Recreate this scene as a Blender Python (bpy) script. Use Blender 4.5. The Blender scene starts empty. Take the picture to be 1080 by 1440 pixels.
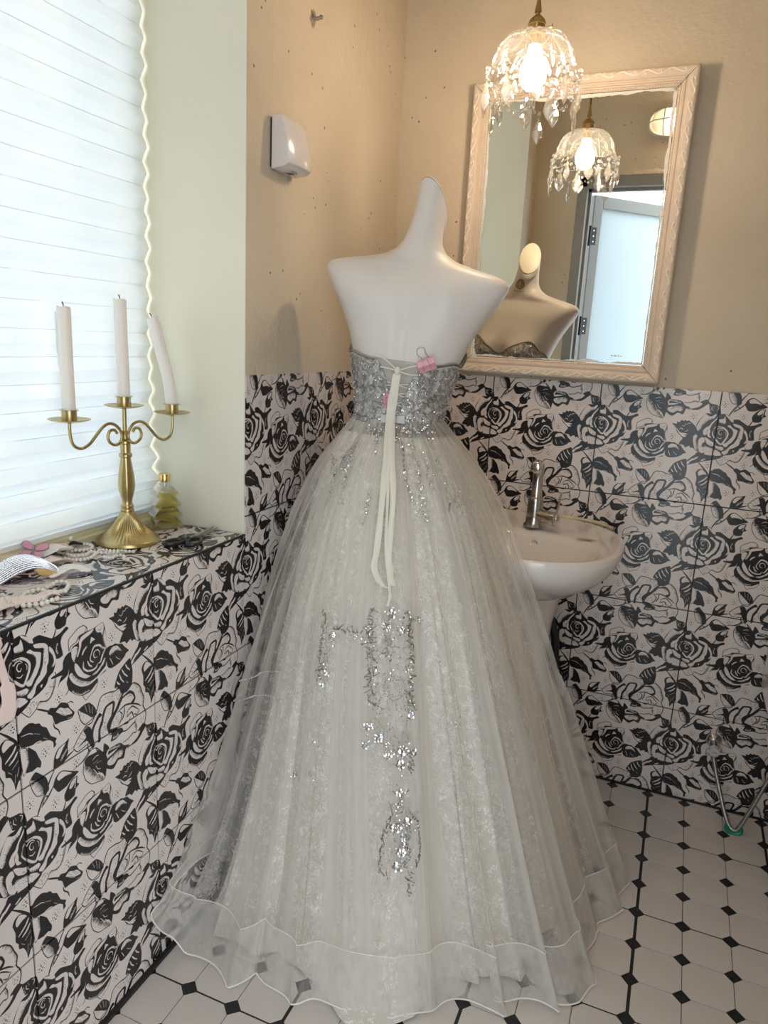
import bpy, bmesh, math, random
import numpy as np
from mathutils import Vector, Matrix

# ------------------------------------------------------------------ camera, world, exposure
scene = bpy.context.scene
COL = scene.collection
R = math.radians
PI = math.pi

def setup_camera():
    yaw, pitch, roll = R(-21.774), R(-13.31), R(2.958)
    f = Vector((math.sin(yaw) * math.cos(pitch), math.cos(yaw) * math.cos(pitch), math.sin(pitch)))
    rt = Vector((math.cos(yaw), -math.sin(yaw), 0)); up = rt.cross(f)
    c, s = math.cos(roll), math.sin(roll)
    x = rt * c + up * s; y = up * c - rt * s
    cd = bpy.data.cameras.new('camera'); cam = bpy.data.objects.new('camera', cd); COL.objects.link(cam)
    cd.sensor_fit = 'HORIZONTAL'; cd.sensor_width = 36; cd.lens = 36 * 1019.77 / 1080; cd.clip_start = .01
    M = Matrix((x, y, -f)).transposed().to_4x4(); M.translation = (.8402, -2.080, 1.257)
    cam.matrix_world = M; scene.camera = cam
setup_camera()
world = bpy.data.worlds.new('daylight'); scene.world = world; world.use_nodes = True
world.node_tree.nodes['Background'].inputs[0].default_value = (.86, .94, 1.0, 1)
world.node_tree.nodes['Background'].inputs[1].default_value = 2.3
vs = scene.view_settings
vs.view_transform = 'Standard'; vs.look = 'None'; vs.gamma = 1; vs.use_curve_mapping = False; vs.exposure = 0.70
scene.cycles.transparent_max_bounces = 24; scene.cycles.max_bounces = 10; scene.cycles.diffuse_bounces = 6
scene.cycles.glossy_bounces = 5; scene.cycles.transmission_bounces = 8; scene.cycles.sample_clamp_indirect = 6
scene.cycles.caustics_reflective = False; scene.cycles.caustics_refractive = False

def portal(name, loc, rot, sx, sy):
    d = bpy.data.lights.new(name, 'AREA'); d.shape = 'RECTANGLE'; d.size = sx; d.size_y = sy
    d.cycles.is_portal = True
    o = bpy.data.objects.new(name, d); o.location = loc; o.rotation_euler = rot; COL.objects.link(o)
portal('doorway_portal', (.64, -1.765, 1.0), (R(90), 0, 0), .86, 2.0)      # emits towards +y
portal('window_portal', (-.36, -1.128, 1.66), (0, R(-90), 0), 1.6, .69)     # emits towards +x

# ------------------------------------------------------------------ materials
MATS = {}
def nt(m): return m.node_tree.nodes, m.node_tree.links
def mat(name, col=(.8, .8, .8), rough=.5, metal=0, **kw):
    if name in MATS: return MATS[name]
    m = bpy.data.materials.new(name); m.use_nodes = True
    b = m.node_tree.nodes['Principled BSDF']
    b.inputs['Base Color'].default_value = (*col, 1); b.inputs['Roughness'].default_value = rough
    b.inputs['Metallic'].default_value = metal
    for k, v in kw.items(): b.inputs[k.replace('_', ' ')].default_value = v
    MATS[name] = m; return m
def vary(m, scale=8, amt=.12, bump=.0, bscale=60, dist=.002, detail=6, stretch=None):
    """mottle the base colour a little and add fine relief, all in object space"""
    N, L = nt(m); b = N['Principled BSDF']; c = b.inputs['Base Color'].default_value[:]
    tc = N.new('ShaderNodeTexCoord'); src = tc.outputs['Object']
    if stretch:
        mp = N.new('ShaderNodeMapping'); mp.inputs['Scale'].default_value = stretch; L.new(src, mp.inputs[0]); src = mp.outputs[0]
    if amt:
        n = N.new('ShaderNodeTexNoise'); n.inputs['Scale'].default_value = scale; n.inputs['Detail'].default_value = detail
        L.new(src, n.inputs['Vector'])
        r = N.new('ShaderNodeValToRGB'); r.color_ramp.elements[0].position = .3; r.color_ramp.elements[1].position = .7
        r.color_ramp.elements[0].color = tuple(v * (1 - amt) for v in c[:3]) + (1,)
        r.color_ramp.elements[1].color = tuple(min(1, v * (1 + amt * .5)) for v in c[:3]) + (1,)
        L.new(n.outputs[0], r.inputs[0]); L.new(r.outputs[0], b.inputs['Base Color'])
    if bump:
        n2 = N.new('ShaderNodeTexNoise'); n2.inputs['Scale'].default_value = bscale; n2.inputs['Detail'].default_value = 5
        L.new(src, n2.inputs['Vector'])
        bp = N.new('ShaderNodeBump'); bp.inputs['Strength'].default_value = bump; bp.inputs['Distance'].default_value = dist
        L.new(n2.outputs[0], bp.inputs['Height']); L.new(bp.outputs[0], b.inputs['Normal'])
    return m

def plaster_mat():
    m = mat('ochre_plaster', (.66, .57, .45), .75); N, L = nt(m); b = N['Principled BSDF']
    tc = N.new('ShaderNodeTexCoord')
    def noise(s, d=6, st=None):
        n = N.new('ShaderNodeTexNoise'); n.inputs['Scale'].default_value = s; n.inputs['Detail'].default_value = d
        if st:
            mp = N.new('ShaderNodeMapping'); mp.inputs['Scale'].default_value = st; L.new(tc.outputs['Object'], mp.inputs[0]); L.new(mp.outputs[0], n.inputs['Vector'])
        else: L.new(tc.outputs['Object'], n.inputs['Vector'])
        return n
    n = noise(3, 5); r = N.new('ShaderNodeValToRGB')
    r.color_ramp.elements[0].position = .3; r.color_ramp.elements[0].color = (.60, .505, .385, 1)
    r.color_ramp.elements[1].position = .7; r.color_ramp.elements[1].color = (.69, .60, .475, 1); L.new(n.outputs[0], r.inputs[0])
    # sparse dark pock marks
    v = N.new('ShaderNodeTexVoronoi'); v.inputs['Scale'].default_value = 26; L.new(tc.outputs['Object'], v.inputs['Vector'])
    lt = N.new('ShaderNodeMath'); lt.operation = 'LESS_THAN'; lt.inputs[1].default_value = .075; L.new(v.outputs['Distance'], lt.inputs[0])
    w = noise(2.3, 2); gt = N.new('ShaderNodeMath'); gt.operation = 'GREATER_THAN'; gt.inputs[1].default_value = .50; L.new(w.outputs[0], gt.inputs[0])
    mu = N.new('ShaderNodeMath'); mu.operation = 'MULTIPLY'; L.new(lt.outputs[0], mu.inputs[0]); L.new(gt.outputs[0], mu.inputs[1])
    mx = N.new('ShaderNodeMix'); mx.data_type = 'RGBA'; L.new(mu.outputs[0], mx.inputs[0]); L.new(r.outputs[0], mx.inputs[6]); mx.inputs[7].default_value = (.22, .15, .09, 1)
    L.new(mx.outputs[2], b.inputs['Base Color'])
    a1 = noise(95, 4); a2 = noise(14, 5); a3 = noise(16, 3, (2, 2, 14))
    s1 = N.new('ShaderNodeMath'); s1.operation = 'MULTIPLY'; s1.inputs[1].default_value = 3.0; L.new(a2.outputs[0], s1.inputs[0])
    s2 = N.new('ShaderNodeMath'); L.new(s1.outputs[0], s2.inputs[0]); L.new(a1.outputs[0], s2.inputs[1])
    s5 = N.new('ShaderNodeMath'); s5.operation = 'MULTIPLY'; s5.inputs[1].default_value = .3; L.new(a3.outputs[0], s5.inputs[0]); s3 = N.new('ShaderNodeMath'); L.new(s2.outputs[0], s3.inputs[0]); L.new(s5.outputs[0], s3.inputs[1])
    s4 = N.new('ShaderNodeMath'); s4.operation = 'SUBTRACT'; L.new(s3.outputs[0], s4.inputs[0]); L.new(mu.outputs[0], s4.inputs[1])
    bp = N.new('ShaderNodeBump'); bp.inputs['Strength'].default_value = .65; bp.inputs['Distance'].default_value = .003
    L.new(s4.outputs[0], bp.inputs['Height']); L.new(bp.outputs[0], b.inputs['Normal'])
    return m
plaster = plaster_mat()
cream_paint = vary(mat('cream_paint', (.80, .76, .62), .5), 3, .05, .15, 40, .001)
grout_black = mat('black_grout', (.012, .012, .013), .55)
white_tile = vary(mat('white_floor_tile', (.665, .61, .57), .28), 5, .07, .05, 12, .001)
black_tile = vary(mat('black_floor_tile', (.014, .014, .016), .3), 20, .3)
ceramic = mat('white_ceramic', (.82, .76, .72), .12, 0, Coat_Weight=.4)
stained_ceramic = mat('stained_ceramic', (.62, .50, .36), .3)
sealant = vary(mat('yellowed_sealant', (.72, .62, .38), .5), 30, .2)
chrome = mat('chrome', (.72, .72, .72), .12, 1)
old_chrome = vary(mat('worn_chrome', (.55, .54, .52), .22, 1), 60, .25, .1, 120, .0005)
brass = vary(mat('satin_brass', (.54, .43, .21), .32, 1), 30, .12)
brass_dark = mat('aged_brass', (.50, .36, .16), .28, 1)
gold_cap = mat('gold_cap', (.86, .62, .28), .15, 1)
wax = mat('candle_wax', (.86, .82, .78), .4, 0, Subsurface_Weight=.25)
wick = mat('charred_wick', (.02, .02, .02), .9)
mannequin_skin = mat('matte_mannequin_shell', (.76, .715, .68), .42)
mannequin_cap = mat('cream_neck_cap', (.86, .80, .66), .4)
emblem_brown = mat('brown_emblem_ink', (.26, .13, .10), .6)
frame_paint = vary(mat('blush_frame_paint', (.80, .70, .60), .55), 18, .06, .2, 50, .001)
carved_paint = vary(mat('painted_carving_highlight', (.86, .77, .67), .5), 18, .05)  # raised carving coloured lighter, a highlight put into the paint
frame_recess = vary(mat('painted_recess_shade', (.72, .60, .49), .55), 22, .06)  # rail coloured darker: shade behind the carving put into the paint
flake_paint = vary(mat('flaking_white_paint', (.80, .78, .74), .7), 30, .15, .3, 80, .001)
mirror_glass = mat('mirror_silver', (.93, .95, .94), .0, 1)
dark_gap = mat('dark_gap', (.03, .025, .02), .9)
pink = mat('pink_metal', (.78, .36, .42), .35)
wire = mat('clip_wire', (.35, .33, .33), .3, 1)
pearl = mat('pearl', (.80, .77, .70), .18, 0, Coat_Weight=.6)
black_plastic = mat('black_plastic', (.015, .015, .018), .35)
steel = mat('brushed_steel', (.45, .44, .42), .35, 1)
ivory_cord = mat('ivory_cotton', (.80, .76, .66), .85)
satin = mat('grey_satin', (.62, .60, .57), .3, 0, Sheen_Weight=.4)
sequin = mat('silver_sequin', (.86, .86, .88), .16, 1)
sequin_dull = mat('grey_bead', (.30, .29, .28), .28, .8)
bead_white = mat('white_bead', (.88, .87, .86), .12, .75)
white_plastic = mat('glossy_white_plastic', (.78, .74, .74), .18)
alu = mat('grey_aluminium', (.27, .275, .26), .45, .2)
hinge_black = mat('black_hinge', (.02, .02, .02), .4)
pink_satin = mat('blush_satin', (.86, .68, .64), .4, 0, Sheen_Weight=.4)
white_satin = mat('white_satin', (.88, .84, .80), .4)
amber = mat('amber_resin', (.66, .42, .18), .25, 0, Subsurface_Weight=.2)
butter_pink = mat('pink_enamel', (.66, .30, .44), .25)
enamel_edge = mat('grey_enamel_edge', (.30, .28, .31), .3)
green_plastic = mat('green_plastic', (.0, .20, .12), .35)
blue_ink = mat('blue_ink', (.08, .08, .35), .5)
rail_gold = vary(mat('ochre_rail', (.84, .77, .50), .45), 10, .10, .0, 60, .001, stretch=(1, .3, 6))
cord_brown = mat('brown_cord', (.20, .13, .07), .7)

def emit(name, col, s):
    m = bpy.data.materials.new(name); m.use_nodes = True; N, L = nt(m); N.clear()
    e = N.new('ShaderNodeEmission'); e.inputs[0].default_value = (*col, 1); e.inputs[1].default_value = s
    o = N.new('ShaderNodeOutputMaterial'); L.new(e.outputs[0], o.inputs[0]); return m
bulb_glow = emit('warm_bulb_glow', (1.0, .77, .52), 98)
bulkhead_glow = emit('bulkhead_glow', (1.0, .76, .50), 60)

def thin_glass(name, tint=(1, 1, 1), gloss=.16, rough=.03, body=.0, bump=None):
    """clear pressed glass modelled as a thin sheet: mostly see-through, glossy where it turns away, a little milky body"""
    m = bpy.data.materials.new(name); m.use_nodes = True; N, L = nt(m); N.clear()
    t = N.new('ShaderNodeBsdfTransparent'); t.inputs[0].default_value = (*tint, 1)
    g = N.new('ShaderNodeBsdfGlossy'); g.inputs['Roughness'].default_value = rough
    d = N.new('ShaderNodeBsdfTranslucent'); d.inputs[0].default_value = (.95, .93, .9, 1)
    lw = N.new('ShaderNodeLayerWeight'); lw.inputs[0].default_value = .35
    mr = N.new('ShaderNodeMath'); mr.operation = 'MULTIPLY_ADD'; mr.inputs[1].default_value = .75; mr.inputs[2].default_value = gloss
    L.new(lw.outputs['Facing'], mr.inputs[0])
    m1 = N.new('ShaderNodeMixShader'); m1.inputs[0].default_value = body; L.new(t.outputs[0], m1.inputs[1]); L.new(d.outputs[0], m1.inputs[2])
    m2 = N.new('ShaderNodeMixShader'); L.new(mr.outputs[0], m2.inputs[0]); L.new(m1.outputs[0], m2.inputs[1]); L.new(g.outputs[0], m2.inputs[2])
    o = N.new('ShaderNodeOutputMaterial'); L.new(m2.outputs[0], o.inputs[0]); return m
shade_glass = thin_glass('pressed_glass', (1, .99, .98), .08, .05, .03)
crystal = thin_glass('cut_crystal', (1, .98, .97), .26, .03, .10)
bottle_glass = thin_glass('bottle_glass', (.99, .99, .95), .10, .02, .03)
lamp_glass = thin_glass('lamp_glass', (1, .97, .9), .08, .1, .25)
perfume = thin_glass('yellow_liquid', (.93, .86, .42), .06, .03, .10)

def blind_mat():
    m = bpy.data.materials.new('pleated_blind_fabric'); m.use_nodes = True; N, L = nt(m); N.clear()
    d = N.new('ShaderNodeBsdfDiffuse'); d.inputs[0].default_value = (.86, .88, .88, 1)
    t = N.new('ShaderNodeBsdfTranslucent')
    tc = N.new('ShaderNodeTexCoord'); n = N.new('ShaderNodeTexNoise'); n.inputs['Scale'].default_value = 14; n.inputs['Detail'].default_value = 8
    L.new(tc.outputs['Object'], n.inputs['Vector'])
    r = N.new('ShaderNodeValToRGB'); r.color_ramp.elements[0].position = .3; r.color_ramp.elements[1].position = .72
    r.color_ramp.elements[0].color = (.78, .88, .94, 1); r.color_ramp.elements[1].color = (.90, .945, .96, 1)
    L.new(n.outputs[0], r.inputs[0]); L.new(r.outputs[0], t.inputs[0])
    x = N.new('ShaderNodeMixShader'); x.inputs[0].default_value = .178; L.new(d.outputs[0], x.inputs[1]); L.new(t.outputs[0], x.inputs[2])
    o = N.new('ShaderNodeOutputMaterial'); L.new(x.outputs[0], o.inputs[0]); return m
blind_fabric = blind_mat()

def frosted_panel():
    m = bpy.data.materials.new('frosted_door_glass'); m.use_nodes = True; N, L = nt(m); N.clear()
    d = N.new('ShaderNodeBsdfDiffuse'); d.inputs[0].default_value = (.72, .76, .78, 1)
    t = N.new('ShaderNodeBsdfTranslucent'); t.inputs[0].default_value = (.74, .86, .92, 1)
    x = N.new('ShaderNodeMixShader'); x.inputs[0].default_value = .36; L.new(d.outputs[0], x.inputs[1]); L.new(t.outputs[0], x.inputs[2])
    o = N.new('ShaderNodeOutputMaterial'); L.new(x.outputs[0], o.inputs[0]); return m
door_glass = frosted_panel()

def sheer(name, col, base, edge, rough_thread=True, thread=0.0, trans=.45):
    """sheer net: the weave covers more where it is seen edge on; embroidered threads are denser"""
    m = bpy.data.materials.new(name); m.use_nodes = True; N, L = nt(m); N.clear()
    tr = N.new('ShaderNodeBsdfTransparent')
    d = N.new('ShaderNodeBsdfDiffuse'); d.inputs[0].default_value = (*col, 1)
    tl = N.new('ShaderNodeBsdfTranslucent'); tl.inputs[0].default_value = (*col, 1)
    b = N.new('ShaderNodeMixShader'); b.inputs[0].default_value = trans; L.new(d.outputs[0], b.inputs[1]); L.new(tl.outputs[0], b.inputs[2])
    lw = N.new('ShaderNodeLayerWeight'); lw.inputs[0].default_value = .5
    pw = N.new('ShaderNodeMath'); pw.operation = 'POWER'; pw.inputs[1].default_value = 2.2; L.new(lw.outputs['Facing'], pw.inputs[0])
    ma = N.new('ShaderNodeMath'); ma.operation = 'MULTIPLY_ADD'; ma.inputs[1].default_value = edge; ma.inputs[2].default_value = base; L.new(pw.outputs[0], ma.inputs[0])
    tc = N.new('ShaderNodeTexCoord')
    st = N.new('ShaderNodeTexNoise'); st.inputs['Scale'].default_value = 1.0; st.inputs['Detail'].default_value = 3
    mp = N.new('ShaderNodeMapping'); mp.inputs['Scale'].default_value = (75, .8, 1); L.new(tc.outputs['UV'], mp.inputs[0]); L.new(mp.outputs[0], st.inputs['Vector'])
    sm = N.new('ShaderNodeMath'); sm.operation = 'MULTIPLY_ADD'; sm.inputs[1].default_value = 1.3; sm.inputs[2].default_value = -.62; L.new(st.outputs[0], sm.inputs[0])
    ad = N.new('ShaderNodeMath'); L.new(ma.outputs[0], ad.inputs[0]); L.new(sm.outputs[0], ad.inputs[1])
    fac = ad
    if thread:
        fac2 = curly(N, L, tc); mu = N.new('ShaderNodeMath'); mu.operation = 'MULTIPLY'; mu.inputs[1].default_value = thread; L.new(fac2.outputs[0], mu.inputs[0])
        a2 = N.new('ShaderNodeMath'); L.new(fac.outputs[0], a2.inputs[0]); L.new(mu.outputs[0], a2.inputs[1]); fac = a2
    cl = N.new('ShaderNodeClamp'); L.new(fac.outputs[0], cl.inputs[0])
    x = N.new('ShaderNodeMixShader'); L.new(cl.outputs[0], x.inputs[0]); L.new(tr.outputs[0], x.inputs[1]); L.new(b.outputs[0], x.inputs[2])
    o = N.new('ShaderNodeOutputMaterial'); L.new(x.outputs[0], o.inputs[0]); return m
def curly(N, L, tc, scale=60, width=.05):
    """curling embroidery threads: thin iso-lines of a warped noise, broken into short pieces"""
    n = N.new('ShaderNodeTexNoise'); n.inputs['Scale'].default_value = scale; n.inputs['Detail'].default_value = 1.5; n.inputs['Distortion'].default_value = 1.6
    L.new(tc.outputs['Object'], n.inputs['Vector'])
    s = N.new('ShaderNodeMath'); s.operation = 'SUBTRACT'; s.inputs[1].default_value = .5; L.new(n.outputs[0], s.inputs[0])
    a = N.new('ShaderNodeMath'); a.operation = 'ABSOLUTE'; L.new(s.outputs[0], a.inputs[0])
    l = N.new('ShaderNodeMapRange'); l.inputs[1].default_value = width * .4; l.inputs[2].default_value = width; l.inputs[3].default_value = 1; l.inputs[4].default_value = 0
    L.new(a.outputs[0], l.inputs[0])
    g = N.new('ShaderNodeTexNoise'); g.inputs['Scale'].default_value = scale * .8; g.inputs['Detail'].default_value = 0; L.new(tc.outputs['Object'], g.inputs['Vector'])
    gt = N.new('ShaderNodeMapRange'); gt.inputs[1].default_value = .42; gt.inputs[2].default_value = .52; L.new(g.outputs[0], gt.inputs[0])
    mu = N.new('ShaderNodeMath'); mu.operation = 'MULTIPLY'; L.new(l.outputs[0], mu.inputs[0]); L.new(gt.outputs[0], mu.inputs[1])
    return mu
def lace_mat():
    m = mat('champagne_lace', (.66, .61, .55), .6, 0, Sheen_Weight=.3); N, L = nt(m); b = N['Principled BSDF']
    tc = N.new('ShaderNodeTexCoord'); c = curly(N, L, tc, 75, .055)
    v = N.new('ShaderNodeTexNoise'); v.inputs['Scale'].default_value = 420; L.new(tc.outputs['Object'], v.inputs['Vector'])
    r = N.new('ShaderNodeValToRGB'); r.color_ramp.elements[0].position = .35; r.color_ramp.elements[1].position = .7
    r.color_ramp.elements[0].color = (.58, .53, .47, 1); r.color_ramp.elements[1].color = (.70, .65, .58, 1); L.new(v.outputs[0], r.inputs[0])
    x = N.new('ShaderNodeMix'); x.data_type = 'RGBA'; L.new(c.outputs[0], x.inputs[0]); L.new(r.outputs[0], x.inputs[6]); x.inputs[7].default_value = (.88, .85, .80, 1)
    L.new(x.outputs[2], b.inputs['Base Color'])
    bp = N.new('ShaderNodeBump'); bp.inputs['Strength'].default_value = .4; bp.inputs['Distance'].default_value = .001; L.new(c.outputs[0], bp.inputs['Height']); L.new(bp.outputs[0], b.inputs['Normal'])
    return m
lace = lace_mat()
tulle_out = sheer('ivory_tulle', (.92, .89, .845), .19, .75)
tulle_in = sheer('embroidered_tulle', (.90, .87, .82), .16, .6, thread=.35)
hem_net = sheer('stiff_hem_net', (.88, .86, .83), .34, .5)
def bodice_mat():
    m = mat('grey_beaded_lace', (.50, .48, .46), .35, .15); N, L = nt(m); b = N['Principled BSDF']; tc = N.new('ShaderNodeTexCoord')
    v = N.new('ShaderNodeTexVoronoi'); v.inputs['Scale'].default_value = 230; L.new(tc.outputs['Object'], v.inputs['Vector'])
    n = N.new('ShaderNodeTexNoise'); n.inputs['Scale'].default_value = 45; n.inputs['Distortion'].default_value = 2; L.new(tc.outputs['Object'], n.inputs['Vector'])
    r = N.new('ShaderNodeValToRGB'); r.color_ramp.elements[0].position = .4; r.color_ramp.elements[1].position = .62
    r.color_ramp.elements[0].color = (.26, .25, .24, 1); r.color_ramp.elements[1].color = (.62, .60, .58, 1); L.new(n.outputs[0], r.inputs[0]); L.new(r.outputs[0], b.inputs['Base Color'])
    bp = N.new('ShaderNodeBump'); bp.inputs['Strength'].default_value = .9; bp.inputs['Distance'].default_value = .0015; L.new(v.outputs['Distance'], bp.inputs['Height']); L.new(bp.outputs[0], b.inputs['Normal'])
    return m
bodice_lace = bodice_mat()
bodice_net = sheer('bodice_net', (.80, .77, .73), .55, .4)

# ------------------------------------------------------------------ the flat print on the wall tiles
def tile_print(art, N=1024):
    """flat print of the wall tile: 1 = paper, 0 = ink; painted from polygons and strokes, wrapping at the edges"""
    rng=np.random.RandomState(4)
    img=np.ones((N,N),np.float32)
    def smooth(p,closed,n=5):
        p=np.array(p,float); m=len(p)
        if m<3: return p
        out=[]
        for i in range(m if closed else m-1):
            g=lambda k:p[k%m] if closed else p[min(max(k,0),m-1)]
            a,b,c,d=g(i-1),g(i),g(i+1),g(i+2)
            for t in np.arange(n)/n:
                out.append(b*(2*t**3-3*t*t+1)+c*(3*t*t-2*t**3)+(c-a)*.36*(t**3-2*t*t+t)+(d-b)*.36*(t**3-t*t))
        if not closed: out.append(p[-1])
        return np.array(out)
    def fill(p,val):
        p=np.asarray(p)*N/1000.
        lo=np.floor(p.min(0)).astype(int)-1; hi=np.ceil(p.max(0)).astype(int)+2
        w,h=hi-lo
        if w<1 or h<1 or w>N or h>N: return
        S=2
        ys=(np.arange(h*S)+.5)/S+lo[1]; xs=(np.arange(w*S)+.5)/S+lo[0]
        m=np.zeros((h*S,w*S),bool); q=np.roll(p,-1,0)
        for (x0,y0),(x1,y1) in zip(p,q):
            if y0==y1: continue
            r=(ys>=min(y0,y1))&(ys<max(y0,y1))
            if not r.any(): continue
            xi=x0+(ys[r]-y0)*(x1-x0)/(y1-y0)
            m[r]^=xs[None,:]<xi[:,None]
        a=m.reshape(h,S,w,S).mean((1,3))
        iy=(np.arange(h)+lo[1])%N; ix=(np.arange(w)+lo[0])%N
        sub=img[np.ix_(iy,ix)]; img[np.ix_(iy,ix)]=sub*(1-a)+val*a
    def stroke(p,w,val,taper=True):
        p=smooth(p,False); n=len(p)
        if n<2: return
        t=np.gradient(p,axis=0); t/=np.linalg.norm(t,axis=1)[:,None]+1e-9
        nn=np.stack([-t[:,1],t[:,0]],1); k=np.linspace(0,1,n)
        ww=w*.5*(np.minimum(1,.35+2.6*np.minimum(k,1-k)) if taper else 1)+0*k
        fill(np.concatenate([p+nn*ww[:,None],(p-nn*ww[:,None])[::-1]]),val)
    def hatch(p,l,val):
        p=smooth(p,False,8); seg=np.r_[0,np.cumsum(np.linalg.norm(np.diff(p,axis=0),axis=1))]
        for s in np.arange(2,seg[-1],6.5):
            s=s+rng.uniform(-1,1); a=np.array([np.interp(s,seg,p[:,0]),np.interp(s,seg,p[:,1])]); b=np.array([np.interp(s+2,seg,p[:,0]),np.interp(s+2,seg,p[:,1])])
            t=(b-a)/(np.linalg.norm(b-a)+1e-9); nn=np.array([t[1],-t[0]]); L=l*rng.uniform(.5,1.35)
            e=a+nn*L+t*L*.15
            fill([a-t*2.6-nn*2,a+t*2.6-nn*2,e],val)
    def inside(pt,poly):
        x,y=pt;c=False
        for (x0,y0),(x1,y1) in zip(poly,np.roll(poly,-1,0)):
            if (y0>y)!=(y1>y) and x<(x1-x0)*(y-y0)/(y1-y0)+x0: c=not c
        return c
    def disc(c,r,val):
        a=np.arange(8)*np.pi/4; fill(np.stack([c[0]+r*np.cos(a),c[1]+r*np.sin(a)],1),val)
    for it in art.split(';'):
        op=it[0]; w,ps=it[1:].split(':'); w=float(w); p=np.array([[float(v) for v in s.split(',')] for s in ps.split()])
        if op in 'BWO':
            s=smooth(p,True)
            if op=='O': fill(s,1.); stroke(np.vstack([p,p[:1]]),w,0.,False)
            else: fill(s,0. if op=='B' else 1.)
        elif op=='K': stroke(p,w,0.)
        elif op=='Q': stroke(p,w,1.)
        elif op=='h': hatch(p,w,0.)
        elif op=='g': hatch(p,w,1.)
        elif op=='S':
            lo,hi=p.min(0),p.max(0)
            for _ in range(int((hi-lo).prod()/110)):
                c=rng.uniform(lo,hi)
                if inside(c,p): disc(c,rng.uniform(1.4,2.8),0.)
        elif op=='D':
            for dx,dy,r in ((0,0,6),(-14,14,5),(10,18,5),(0,36,6),(-28,4,3),(26,0,4),(-8,-20,4),(14,-26,3),(34,-14,3),(-22,-18,3),(-20,34,3),(24,34,3),(-36,20,2.5),(2,-42,2.5)):
                disc(p[0]+[dx*.8,dy*.8-4],r*.85,0.)
    return img

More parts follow.
